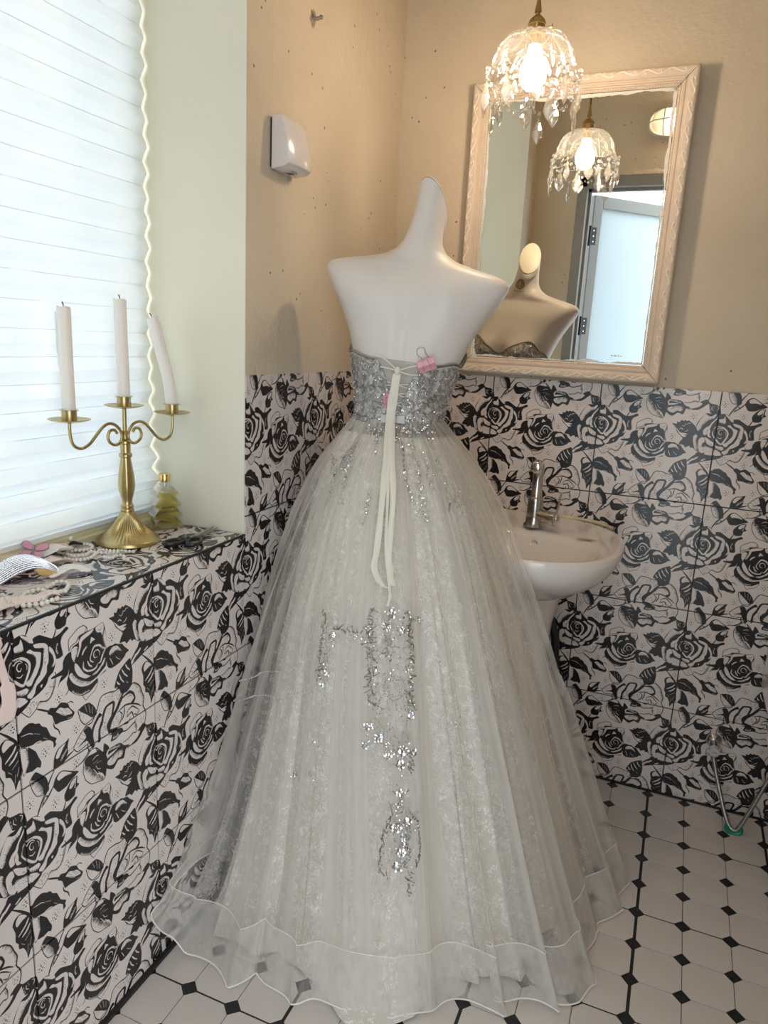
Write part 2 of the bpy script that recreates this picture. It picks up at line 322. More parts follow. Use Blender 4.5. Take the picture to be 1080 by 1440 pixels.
ART = "K13.6:-109,621 -61,668 -19,715 0,758 6,849;K11.1:118,609 168,642 207,669;K12.3:198,1000 255,994 298,975 342,962;K7.4:306,947 344,939;K9.9:111,1171 143,1107 170,1050 209,999;K9.9:110,1168 158,1131 194,1093;K5.6:331,1077 386,1066 434,1040 484,1001;K9:-727,219 -745,262 -760,281 -789,320;K11.2:80,203 104,156 133,108;K6.2:258,555 285,508 320,511;K6.2:302,620 327,599 328,529;K13.5:-206,632 -154,581 -113,548;K12.1:-196,656 -110,618 -60,606;B0:121,233 161,225 212,256 245,273 294,263 331,243 349,258 307,284 293,319 303,389 263,396 243,363 224,303 192,261;g9:271,310 261,345 270,372;B0:-363,303 -325,302 -324,282 -305,288 -289,267 -271,275 -259,265 -245,273 -229,267 -188,296 -158,334 -160,380 -178,405 -170,463 -152,513 -170,501 -186,506 -199,489 -230,504 -248,485 -287,480 -275,450 -262,425 -312,377 -334,332;W0:-329,335 -310,353 -285,377 -246,380 -226,388 -255,395 -232,404 -252,415 -270,408 -301,379;Q5.1:-297,346 -282,339 -266,352;Q4.5:-254,367 -233,358 -223,343;Q3.4:-258,296 -236,300 -227,288 -210,292;Q3.4:-283,310 -265,320 -247,295;B0:-4,193 47,186 80,197 116,234 162,235 203,265 230,308 253,363 257,402 236,455 187,506 160,535 79,552 -5,558 -65,550 -110,531 -144,523 -165,484 -179,421 -158,379 -166,304 -139,244 -99,195 -62,192 -38,179;O4.9:26,581 48,565 80,546 141,530 183,507 211,466 245,462 251,487 243,526 216,579 185,596 142,579 117,608 80,631 61,622;S0:44,579 121,551 137,581 79,620;S0:146,568 217,503 242,519 190,591;h13.6:239,501 224,553 201,587 166,588 139,578;W0:-160,304 -134,244 -103,201 -75,215 -53,217 -25,196 -14,199 -35,235 -70,250 -93,275 -116,300 -127,335 -146,349 -161,327;h21.3:-128,347 -115,305 -92,278 -69,253 -35,238;W0:-176,421 -157,385 -142,400 -148,436 -138,464 -129,492 -130,522 -150,512 -163,478;h14.6:-130,522 -138,464 -148,436 -142,400;W0:-130,457 -128,422 -107,403 -87,407 -80,441 -94,454 -95,489 -70,476 -37,483 2,496 12,548 -27,555 -76,545 -117,520;h22.4:-99,460 -89,488 -58,482 -31,488 3,499;S0:-118,474 -95,489 4,508 6,525 -84,529;W0:-83,401 -58,410 -22,435 3,444 6,467 -22,473 -57,456 -74,429;S0:-43,437 1,450 -22,473;W0:-97,379 -104,345 -87,317 -63,301 -46,271 -19,237 0,207 9,212 -17,251 -39,281 -50,317 -73,342 -73,377;W0:-71,353 -54,323 -47,351 -49,374 -33,399 -60,393;W0:12,237 43,229 53,208 62,238 62,272 17,265;h11.2:17,265 38,269 62,272;W0:52,188 80,203 118,233 124,255 96,241 60,204;h7.9:96,241 78,220 60,204;W0:125,264 162,269 195,283 211,304 212,327 210,384 198,408 193,442 161,469 132,483 123,496 116,519 93,539 70,524 73,509 96,493 128,455 155,429 175,387 178,341 183,307 166,297 133,283;h19.1:73,509 102,492 128,455 158,429;h16.8:177,370 181,341 186,307 166,297;S0:179,347 204,344 202,396 186,397;W0:82,288 102,280 126,301 165,320 164,348 154,389 134,425 116,444 98,469 77,466 63,444 83,436 110,405 131,369 131,334 111,308;h22.4:88,436 112,405 133,368 133,334 114,307;Q13.5:-21,331 -28,361 -13,388 9,415 34,441 54,450 71,426 89,390 95,355 80,328 48,305 6,301 -16,314 -21,331;h14.6:43,305 6,303 -18,320 -24,355 -8,388;Q5.6:1,358 0,335 16,315 39,314 55,330;Q5.6:16,391 36,402 53,392;Q5.1:46,354 41,369 27,364 20,345 31,327 47,331;Q3.4:69,340 79,356 77,379;W0:220,309 241,335 256,379 255,408 237,427 226,422 243,398 236,364 219,337;h19.1:230,427 242,398 236,364 220,337;W0:11,467 35,470 67,472 80,488 62,505 34,499 17,489;h10.1:17,489 40,498 62,505;W0:11,501 53,520 69,542 57,549 16,553;S0:14,507 66,536 19,541;B0:123,498 153,484 182,472 180,490 158,518 118,535;W0:152,495 165,494 156,509;W0:203,476 241,455 240,483 220,520 202,505;B0:-701,431 -682,403 -649,391 -634,425 -623,466 -661,481 -674,513 -729,533 -710,500 -774,493 -776,481 -708,468;B0:-648,402 -632,371 -591,359 -584,331 -529,320 -479,319 -414,307 -397,344 -388,402 -387,455 -392,497 -390,538 -401,575 -403,605 -463,617 -465,641 -523,672 -580,675 -629,647 -669,603 -683,556 -668,518 -661,481 -629,460 -644,432;O3.9:-580,675 -557,712 -537,701 -488,683 -465,641 -523,673;O5.1:-658,344 -653,320 -621,299 -590,282 -551,278 -529,297 -529,320 -584,327 -604,351 -642,363 -656,385;h9:-532,297 -546,322 -584,327 -604,351;W0:-586,355 -566,336 -523,326 -479,323 -498,341 -563,362 -575,396 -598,439 -604,434 -587,391;W0:-639,384 -612,375 -596,386 -601,416 -620,448 -624,460 -639,431;h12.3:-619,453 -598,416 -598,389;W0:-465,322 -414,310 -405,339 -412,369 -418,381 -429,361 -455,352;K3.4:-449,337 -431,347 -417,328;W0:-414,395 -397,356 -386,443 -392,473 -400,456;h11.2:-393,467 -404,427 -409,392 -399,362;Q10.1:-569,443 -555,421 -532,405;W0:-508,398 -498,365 -473,387 -490,389;Q10.1:-561,484 -563,520 -537,547 -499,558 -471,552 -463,535;Q7.9:-533,490 -520,521 -501,537;Q11.2:-512,479 -496,445 -477,425 -442,433 -423,455 -403,469 -420,496 -440,534 -457,534;Q6.7:-512,473 -511,497 -490,515;h9:-420,496 -407,471 -432,447;Q5.1:-459,494 -479,493 -488,475 -481,457 -459,453 -442,472 -444,493;Q4.5:-478,477 -472,481;W0:-620,468 -604,482 -590,504 -562,550 -524,579 -512,585 -552,585 -601,548 -624,502;Q14.6:-501,586 -467,582 -426,554 -404,523;h7.9:-500,591 -467,589 -425,562;W0:-664,527 -646,513 -612,558 -568,592 -514,617 -464,608 -401,575 -404,596 -463,617 -528,633 -587,618 -638,575;h16.8:-514,617 -567,593 -608,560 -642,519;S0:-655,529 -567,598 -588,612;g11.2:-650,619 -617,652 -575,668 -524,666;B0:-392,479 -366,467 -343,471 -322,469 -298,481 -269,490 -250,515 -215,552 -238,561 -252,577 -293,599 -358,606 -390,579;W0:-371,509 -357,490 -336,482 -308,488 -289,510 -274,532 -292,525 -316,513 -337,518 -364,525;h10.1:-364,523 -337,518 -313,512 -281,530;Q4.5:-367,541 -356,564 -345,590;Q3.4:-322,549 -303,570 -285,580;O7.4:-488,819 -471,788 -461,762 -437,741 -382,745 -341,758 -295,753 -269,793 -186,773 -135,813 -114,868 -99,910 -108,961 -88,1002 -87,1046 -108,1103 -130,1139 -173,1166 -220,1167 -267,1162 -287,1213 -315,1206 -336,1205 -373,1235 -410,1216 -441,1183 -447,1109 -470,1068 -501,1035 -551,1026 -561,976 -577,926 -571,866 -523,864;S0:-461,765 -355,749 -300,761 -320,814 -438,784;S0:-482,811 -446,778 -445,836;h14.8:-319,821 -289,796 -269,793 -186,775;B0:-406,978 -414,942 -388,906 -339,871 -311,831 -282,795 -293,767 -256,792 -279,820 -221,806 -185,834 -171,875 -186,900 -222,896 -186,870 -212,830 -278,831 -324,887 -371,937 -386,975 -330,990 -348,1009 -397,999;h20.2:-386,975 -368,933 -324,887 -283,838;S0:-278,831 -212,826 -186,870 -250,842;B0:-481,1010 -476,935 -452,888 -440,850 -417,817 -361,808 -341,831 -360,891 -385,931 -367,863 -362,826 -412,832 -433,879 -442,909 -464,949 -464,1008;h20.2:-460,1007 -464,949 -442,909 -428,863 -411,834;S0:-464,949 -418,884 -405,985 -458,999;S0:-424,841 -371,835 -383,894;B0:-530,1024 -540,943 -519,893 -484,852 -462,835 -445,858 -475,869 -505,902 -518,948 -508,1013;h22.9:-508,1013 -518,948 -505,902 -474,870;S0:-555,990 -481,980 -497,1019;S0:-384,938 -307,914 -310,988 -365,980;K8.8:-309,900 -288,926 -300,964 -324,989;K8.8:-267,887 -271,931 -289,970;K10.8:-328,902 -267,884 -216,895 -159,924 -126,953;K8.1:-238,931 -200,919 -147,966;K9.4:-246,968 -208,952 -193,994;K6.7:-192,972 -163,990 -140,965;K6.7:-282,999 -241,1008 -218,976;h13.5:-246,968 -238,931 -200,919;B0:-386,1056 -374,1018 -402,1014 -349,1001 -293,1015 -283,1043 -316,1051 -344,1062;g14.8:-370,1047 -343,1051 -317,1043;K8.1:-308,1009 -283,1043 -249,1049 -185,1030 -172,1012;B0:-416,1060 -439,1041 -448,1102 -429,1122 -408,1096 -350,1096 -308,1105 -277,1138 -235,1154 -266,1167 -287,1215 -315,1208 -336,1207 -373,1237 -410,1216 -445,1183 -425,1151 -372,1140 -333,1127 -387,1127 -414,1127 -399,1088;W0:-422,1173 -383,1156 -330,1145 -288,1161 -304,1193 -338,1191 -369,1210 -405,1200;h17.5:-296,1196 -288,1161 -330,1145 -383,1156;S0:-415,1172 -302,1156 -325,1189 -384,1205;g17.5:-410,1104 -362,1112 -313,1124;K6.1:-294,1114 -240,1110 -202,1094 -175,1103 -171,1057 -186,1022;h10.8:-175,1103 -202,1094 -240,1110 -287,1115;h17.5:-179,1073 -171,1057 -185,1030;B0:-161,1103 -112,1075 -85,1104 -130,1139 -179,1170 -220,1163 -169,1145 -140,1115;h12.1:-233,1168 -274,1159 -288,1154;S0:-147,1017 -100,1018 -113,1071 -147,1061;h17.5:-108,961 -99,910 -114,868 -135,813 -179,776;S0:-185,783 -124,848 -141,864;O6.1:-617,747 -580,737 -539,738 -503,777 -485,826 -532,848 -573,851 -602,811;B0:-610,747 -546,739 -507,774 -486,832 -520,834 -551,805;K5.4:-598,759 -598,788;K5.4:-568,778 -588,809;Q5.4:-543,811 -578,837;Q5.4:-566,741 -554,783;Q5.4:-538,749 -531,803;Q5.4:-514,771 -516,815;O6.1:-661,951 -628,910 -583,875 -549,878 -530,942 -554,975 -632,985;B0:-586,883 -541,881 -517,940 -541,995 -567,954 -635,963 -569,932;K5.4:-621,909 -583,938;K5.4:-602,892 -570,925;K5.4:-619,976 -582,945;K5.4:-591,979 -567,950;K5.4:-645,934 -609,945;B0:-340,737 -328,699 -301,653 -265,628 -209,604 -197,649 -189,698 -199,774 -241,805 -289,796 -304,761;Q8.1:-299,668 -284,709 -262,736;Q8.1:-279,647 -258,684 -231,713;Q8.1:-245,629 -235,653 -211,679;Q8.1:-321,706 -308,726 -296,733;Q8.1:-330,739 -315,748;Q8.1:-243,740 -229,753;B0:-89,1102 -68,1109 -42,1111 -20,1124 7,1138 10,1196 -24,1186 -71,1184;g16.2:-66,1174 -66,1145 -76,1124;Q5.4:-33,1126 -17,1145 -31,1162;O5.1:-584,68 -597,92 -600,139 -585,190 -545,237 -493,253 -445,263 -433,207 -427,148 -445,98 -498,50 -539,30;B0:-584,68 -542,50 -485,60 -437,97 -415,153 -424,194 -438,254 -462,215 -489,200 -513,184 -533,163 -554,124 -585,100;h33.7:-449,255 -475,222 -506,195 -527,162 -554,124 -585,97;h22.4:-460,256 -487,217 -519,185 -552,141 -578,108;Q3.9:-530,98 -504,85 -481,89;Q3.9:-527,121 -489,116;Q3.9:-529,151 -508,184 -492,223;Q3.9:-507,143 -493,171 -469,181;Q3.9:-498,131 -465,134;Q3.9:-467,245 -477,210 -491,188;K7.9:-672,77 -595,63 -565,37 -546,19 -503,10;O3.9:-569,55 -539,30 -505,33 -496,61 -535,58;B0:-177,602 -146,567 -121,532 -65,552 11,556 86,549 55,574 -1,596 -86,618 -171,649 -173,628 -114,583;W0:-164,608 -121,576 -113,583 -143,609;W0:-88,604 -57,588 -52,594 -78,608;K17.5:-114,590 -91,567 -70,536;B0:-113,719 -99,691 -71,680 -46,692 -25,715 -2,745 9,848 5,927 -16,943 -35,980 -41,940 -59,896 -85,880 -87,847 -102,822 -100,770;W0:-89,703 -70,686 -44,701 -24,727 -52,730 -86,743 -95,723;h18.5:-24,727 -52,730 -89,746 -96,717;Q9.9:-15,743 -35,772 -83,807;Q9.9:-7,778 -30,807 -62,827;Q5.6:-6,827 -46,858;Q5.6:-4,863 -21,911;Q4.9:-70,858 -49,882;Q4.3:-30,892 -35,939;B0:-3,700 18,684 33,670 67,663 92,673 105,684 130,694 145,718 171,738 184,768 197,799 231,830 223,847 227,866 209,876 208,843 183,817 146,805 98,795 50,784 12,769;Q4.3:16,711 64,718 89,734;Q3.7:95,734 130,755;Q6.2:80,794 115,791 139,800;Q4.3:149,785 172,805;O3.7:2,771 45,792 52,862 27,918 14,926 6,849;h14.8:13,900 7,835 5,777;h12.3:52,862 42,792;B0:51,791 74,808 98,837 112,874 127,912 119,940 100,928 71,933 52,928 31,919 53,869;B0:183,666 203,644 240,659 272,646 315,670 332,706 360,744 341,768 307,765 265,755 228,750 211,694;W0:238,685 265,672 296,691 320,701 344,741 308,734 282,715;K4.3:254,677 281,705;K4.3:275,668 313,727;K4.3:245,697 296,729;K4.3:302,697 330,732;Q4.9:312,758 340,761;g12.3:244,684 271,713 302,735;K5.6:307,671 338,670 358,690;K8:216,732 222,764 247,793 256,827;B0:203,1003 206,941 220,913 240,894 285,885 313,875 301,915 301,955 266,994;W0:218,940 241,902 287,891 271,909 237,951;g16:252,974 277,951 297,929;O4.9:48,981 62,1039 87,1088 131,1103 141,1054 90,982 70,972;B0:53,974 85,947 119,978 153,1020 165,1090 143,1107 128,1102 124,1057 86,996;h30.9:127,1096 124,1057 89,995 60,980;B0:191,1093 206,1058 232,1038 261,1038 300,1062 338,1086 367,1107 310,1129 277,1146 225,1148 203,1118;W0:219,1063 239,1044 262,1045 294,1066 324,1089 298,1088 279,1081 256,1081 233,1084;h18.5:324,1089 279,1082 233,1084;B0:-740,209 -737,185 -708,147 -682,128 -644,125 -648,166 -633,182 -659,199 -669,232 -708,241 -731,233;W0:-703,167 -684,138 -649,130 -674,168 -693,178;K3.9:-689,163 -656,133;g7.9:-663,191 -660,167 -655,143;B0:-77,108 -47,114 -26,113 -11,125 6,135 18,211 -25,192 -64,181;Q4.5:-60,129 -62,152 -45,168;Q4.5:-24,127 -6,142 -19,166;Q3.9:-51,123 -43,145;K9:133,108 157,129 197,87;Q7.9:124,148 144,113;D0:-648,40;D0:-348,416;D0:-196,223;D0:40,104;D0:198,196;D0:-419,670;D0:-26,641;D0:261,612;D0:155,869;D0:364,843"
def tile_material(name, paper=(.74, .665, .635), ink=(.014, .013, .015), rough=.22):
    N0 = 1024
    img = bpy.data.images.get('rose_print')
    if img is None:
        a = tile_print(ART, N0)[::-1]
        img = bpy.data.images.new('rose_print', N0, N0, float_buffer=True, is_data=True)
        px = np.ones((N0, N0, 4), np.float32); px[..., :3] = a[..., None]; img.pixels.foreach_set(px.ravel()); img.update()
    m = mat(name, paper, rough); N, L = nt(m); b = N['Principled BSDF']
    uv = N.new('ShaderNodeTexCoord'); t = N.new('ShaderNodeTexImage'); t.image = img; t.interpolation = 'Cubic'; L.new(uv.outputs['UV'], t.inputs[0])
    n = N.new('ShaderNodeTexNoise'); n.inputs['Scale'].default_value = 4; L.new(uv.outputs['Object'], n.inputs['Vector'])
    r = N.new('ShaderNodeMix'); r.data_type = 'RGBA'; L.new(n.outputs[0], r.inputs[0]); r.inputs[6].default_value = tuple(v * .95 for v in paper) + (1,); r.inputs[7].default_value = tuple(min(1, v * 1.04) for v in paper) + (1,)
    x = N.new('ShaderNodeMix'); x.data_type = 'RGBA'; L.new(t.outputs[0], x.inputs[0]); x.inputs[6].default_value = (*ink, 1); L.new(r.outputs[2], x.inputs[7])
    L.new(x.outputs[2], b.inputs['Base Color']); return m
rose_tile = tile_material('rose_printed_tile')

# ------------------------------------------------------------------ mesh helpers
class MB:
    def __init__(s): s.v = []; s.f = []; s.uv = None
    def add(s, v, f):
        o = len(s.v); s.v += [tuple(p) for p in v]; s.f += [tuple(i + o for i in q) for q in f]; return s
    def box(s, a, b):
        (x0, y0, z0), (x1, y1, z1) = a, b
        v = [(x0, y0, z0), (x1, y0, z0), (x1, y1, z0), (x0, y1, z0), (x0, y0, z1), (x1, y0, z1), (x1, y1, z1), (x0, y1, z1)]
        return s.add(v, [(0, 3, 2, 1), (4, 5, 6, 7), (0, 1, 5, 4), (1, 2, 6, 5), (2, 3, 7, 6), (3, 0, 4, 7)])
    def lathe(s, prof, n=32, c=(0, 0, 0), flute=None):
        v = []; f = []; m = len(prof)
        for r, z in prof:
            for k in range(n):
                a = 2 * PI * k / n; rr = r * (flute(a, z) if flute else 1)
                v.append((c[0] + rr * math.cos(a), c[1] + rr * math.sin(a), c[2] + z))
        for i in range(m - 1):
            for k in range(n):
                k2 = (k + 1) % n; f.append((i * n + k, i * n + k2, (i + 1) * n + k2, (i + 1) * n + k))
        if prof[0][0] > 1e-5: f.append(tuple(range(n))[::-1])
        if prof[-1][0] > 1e-5: f.append(tuple((m - 1) * n + k for k in range(n)))
        return s.add(v, f)
    def tube(s, path, r, n=8, closed=False, flat=None):
        P = [Vector(p) for p in path]; m = len(P); v = []; f = []
        if m < 2: return s
        up = None
        for i, p in enumerate(P):
            t = (P[(i + 1) % m] - P[i - 1]) if closed else (P[min(i + 1, m - 1)] - P[max(i - 1, 0)])
            if t.length < 1e-9: t = Vector((0, 0, 1))
            t.normalize()
            if up is None:
                up = Vector((0, 0, 1)) if abs(t.z) < .9 else Vector((1, 0, 0))
                up = (up - t * up.dot(t)).normalized()
            else:
                up = up - t * up.dot(t)
                up = up.normalized() if up.length > 1e-6 else Vector((1, 0, 0))
            sd = t.cross(up); rr = r[i] if hasattr(r, '__len__') else r
            for k in range(n):
                a = 2 * PI * k / n; ru = rr * (flat if flat else 1)
                v.append(p + up * math.cos(a) * ru + sd * math.sin(a) * rr)
        for i in range(m if closed else m - 1):
            j = (i + 1) % m
            for k in range(n):
                k2 = (k + 1) % n; f.append((i * n + k, i * n + k2, j * n + k2, j * n + k))
        if not closed: f.append(tuple(range(n))[::-1]); f.append(tuple((m - 1) * n + k for k in range(n)))
        return s.add(v, f)
    def ball(s, c, r, n=8, m=5, sc=(1, 1, 1)):
        v = [(c[0], c[1], c[2] - r * sc[2])]; f = []
        for i in range(1, m):
            ph = -PI / 2 + PI * i / m
            for k in range(n):
                a = 2 * PI * k / n; v.append((c[0] + r * sc[0] * math.cos(ph) * math.cos(a), c[1] + r * sc[1] * math.cos(ph) * math.sin(a), c[2] + r * sc[2] * math.sin(ph)))
        v.append((c[0], c[1], c[2] + r * sc[2])); T = len(v) - 1
        for k in range(n):
            k2 = (k + 1) % n; f.append((0, 1 + k2, 1 + k)); f.append((T, 1 + (m - 2) * n + k, 1 + (m - 2) * n + k2))
            for i in range(m - 2): f.append((1 + i * n + k, 1 + i * n + k2, 1 + (i + 1) * n + k2, 1 + (i + 1) * n + k))
        return s.add(v, f)
    def prism(s, pts, h0, h1, axis=2):
        """polygon in the two other axes, extruded from h0 to h1"""
        n = len(pts); v = []
        for h in (h0, h1):
            for a, b in pts: v.append({2: (a, b, h), 1: (a, h, b), 0: (h, a, b)}[axis])
        f = [tuple(range(n))[::-1], tuple(range(n, 2 * n))] + [(i, (i + 1) % n, n + (i + 1) % n, n + i) for i in range(n)]
        return s.add(v, f)
    def xf(s, M, i0=0):
        s.v[i0:] = [tuple(M @ Vector(p)) for p in s.v[i0:]]; return s
    def mesh(s, name, m, smooth=True, recalc=True):
        me = bpy.data.meshes.new(name); me.from_pydata(s.v, [], s.f); me.materials.append(m)
        if recalc:
            bm = bmesh.new(); bm.from_mesh(me); bmesh.ops.recalc_face_normals(bm, faces=bm.faces); bm.to_mesh(me); bm.free()
        if smooth:
            me.shade_smooth()
            try: me.set_sharp_from_angle(angle=R(38))
            except Exception: pass
        me.update(); return me
    def build(s, name, m, parent=None, smooth=True, loc=None, recalc=True):
        return link(name, s.mesh(name, m, smooth, recalc), parent, loc)
def link(name, me, parent=None, loc=None):
    o = bpy.data.objects.new(name, me); COL.objects.link(o)
    if parent: o.parent = parent
    if loc is not None: o.location = loc
    return o
def bevel(o, w, seg=2):
    b = o.modifiers.new('bevel', 'BEVEL'); b.width = w; b.segments = seg; b.limit_method = 'ANGLE'; b.angle_limit = R(40); return o
def thing(name, label, cat, loc=(0, 0, 0), rot=(0, 0, 0), group=None):
    o = bpy.data.objects.new(name, None); COL.objects.link(o); o.location = loc; o.rotation_euler = rot; o.empty_display_size = .05
    return tag(o, label, cat, group)
def tag(o, label, cat, group=None):
    o['label'] = label; o['category'] = cat
    if group: o['group'] = group
    return o
def struct(o): o['kind'] = 'structure'; return o
def stuff(o): o['kind'] = 'stuff'; return o
def catmull(P, n=6, closed=False):
    P = [Vector(p) for p in P]; m = len(P); out = []
    for i in range(m if closed else m - 1):
        a, b, c, d = (P[(i + k) % m] if closed else P[min(max(i + k, 0), m - 1)] for k in (-1, 0, 1, 2))
        for k in range(n):
            t = k / n; out.append(.5 * ((2 * b) + (c - a) * t + (2 * a - 5 * b + 4 * c - d) * t * t + (3 * b - 3 * c + d - a) * t ** 3))
    if not closed: out.append(P[-1])
    return out
def sstep(a, b, x):
    t = min(1, max(0, (x - a) / (b - a))); return t * t * (3 - 2 * t)
rnd = random.Random(7)

# ------------------------------------------------------------------ room shell
CEIL = 2.70; XR = 1.62; YF = -1.66; TT = 1.172; LEDGE = .8325; WY0, WY1 = -1.475, -.781; WTOP = 2.45
w = struct(MB().box((-.30, .006, -.05), (XR + .1, .12, CEIL)).build('wall_back', plaster, smooth=False))
wall_back = w
MB().box((0, .0022, 0), (XR, .006, TT - .001)).build('grout_bed', grout_black, w, False)
wl = struct(MB().box((-.30, WY1, -.05), (-.006, .006, CEIL)).box((-.30, YF - .1, -.05), (-.006, WY0, CEIL))
            .box((-.30, WY0, -.05), (-.006, WY1, LEDGE - .0085)).box((-.30, WY0, WTOP), (-.006, WY1, CEIL)).build('wall_left', plaster, smooth=False))
wall_left = wl
MB().box((-.006, WY1, 0), (-.0022, .0022, TT - .001)).box((-.006, YF, 0), (-.0022, WY1, LEDGE - .001)).build('grout_bed', grout_black, wl, False)
MB().box((-.255, WY1 - .003, LEDGE), (-.002, WY1, WTOP)).build('far_reveal', cream_paint, wl, False)
MB().box((-.255, WY0, LEDGE), (-.002, WY0 + .003, WTOP)).build('near_reveal', cream_paint, wl, False)
MB().box((-.255, WY0, WTOP - .003), (-.002, WY1, WTOP)).build('head_reveal', cream_paint, wl, False)
# the plaster stands a few millimetres proud of the backing above the tiles
MB().box((-.006, WY1 - .0015, TT), (-.001, .006, CEIL)).box((-.006, YF, LEDGE), (-.001, WY0, CEIL)).build('plaster_skin', plaster, wl, False)
DX0, DX1, DZ = .20, 1.08, 2.02
wf = struct(MB().box((-.3, YF - .1, -.05), (DX0, YF, CEIL)).box((DX1, YF - .1, -.05), (XR + .1, YF, CEIL)).box((DX0, YF - .1, DZ), (DX1, YF, CEIL)).build('wall_front', plaster, smooth=False))
struct(MB().box((XR, YF - .1, -.05), (XR + .1, .12, CEIL)).build('wall_right', plaster, smooth=False))
struct(MB().box((-.3, YF - .1, CEIL), (XR + .1, .12, CEIL + .08)).build('ceiling', cream_paint, smooth=False))
fl = struct(MB().box((-.006, YF - .1, -.06), (XR, .006, -.0012)).build('floor', grout_black, smooth=False))
struct(MB().box((-1.2, -3.4, -.06), (2.6, YF - .1, -.002)).build('floor_corridor', vary(mat('pale_corridor_floor', (.6, .6, .58), .5), 3, .05), smooth=False))

def uvbox(name, front, back, uvs, parent, m):
    """front: 4 points facing the room, back: the same 4 pushed back"""
    c = sum((Vector(p) for p in front), Vector()) / 4
    v = [Vector(p) - c for p in front] + [Vector(p) - c for p in back]
    me = bpy.data.meshes.new(name); me.from_pydata([tuple(p) for p in v], [], [(0, 1, 2, 3), (4, 7, 6, 5), (0, 4, 5, 1), (1, 5, 6, 2), (2, 6, 7, 3), (3, 7, 4, 0)])
    me.materials.append(m); u = me.uv_layers.new(name='UVMap')
    vi = [l.vertex_index % 4 for l in me.loops]
    for i, k in enumerate(vi): u.data[i].uv = uvs[k]
    o = link(name, me, parent); o.location = c; return o
G = .0017
def wall_tiles(parent, P, u0, u1, v0, v1, uoff, gb=.0065):
    """P(u, z, d) -> point, u along the wall seen left to right, d outwards; seams every 0.3 from uoff / TT"""
    us = [u0] + [uoff + .3 * k for k in range(-20, 20) if u0 + .004 < uoff + .3 * k < u1 - .004] + [u1]
    zs = [v1] + [TT - .3 * k for k in range(0, 9) if v0 + .004 < TT - .3 * k < v1 - .004] + [v0]
    for a, b in zip(us, us[1:]):
        for zt, zb in zip(zs, zs[1:]):
            j = rnd.uniform(0, .0004); a2, b2, t2, z2 = a + G, b - G, zt - (G if zt < TT - .001 else 0), zb + G
            q = [(a2, z2), (b2, z2), (b2, t2), (a2, t2)]
            uvbox('wall_tile', [P(u, z, j) for u, z in q], [P(u, z, -gb) for u, z in q],
                  [((u - uoff) / .3, 1 - (TT - z) / .3) for u, z in q], parent, rose_tile)
wall_tiles(wall_back, lambda u, z, d: (u, -d, z), .0012, XR, 0, TT, .329, .004)
wall_tiles(wall_left, lambda u, z, d: (d, u, z), WY1 - .0015, -.0012, 0, TT, -.784, .004)
wall_tiles(wall_left, lambda u, z, d: (d, u, z), YF, WY1 - .0015, 0, LEDGE - .002, -.784, .004)
# ledge slabs: the same print laid flat, a black edge strip between ledge and wall tiles
ledge = struct(MB().box((-.26, WY0, LEDGE - .0085), (-.001, WY1, LEDGE - .0015)).build('window_sill', grout_black, smooth=False))
for a, b in ((WY0 + .003, -1.384), (-1.384, -1.084), (-1.084, WY1 - .003)):
    q = [(-.0045, a + G), (-.0045, b - G), (-.252, b - G), (-.252, a + G)]
    uvbox('sill_tile', [(x, y, LEDGE) for x, y in q], [(x, y, LEDGE - .006) for x, y in q], [((y + .784) / .3, .37 + (-x) / .3) for x, y in q], ledge, rose_tile)
struct(MB().box((-.004, WY0, LEDGE - .004), (.0006, WY1, LEDGE + .0004)).build('trim_1', grout_black, smooth=False))
struct(MB().box((-.001, YF, -.001), (.009, 0, .009)).build('baseboard_left', grout_black, smooth=False))
struct(MB().box((0, -.006, -.001), (XR, .001, .005)).build('baseboard_back', grout_black, smooth=False))

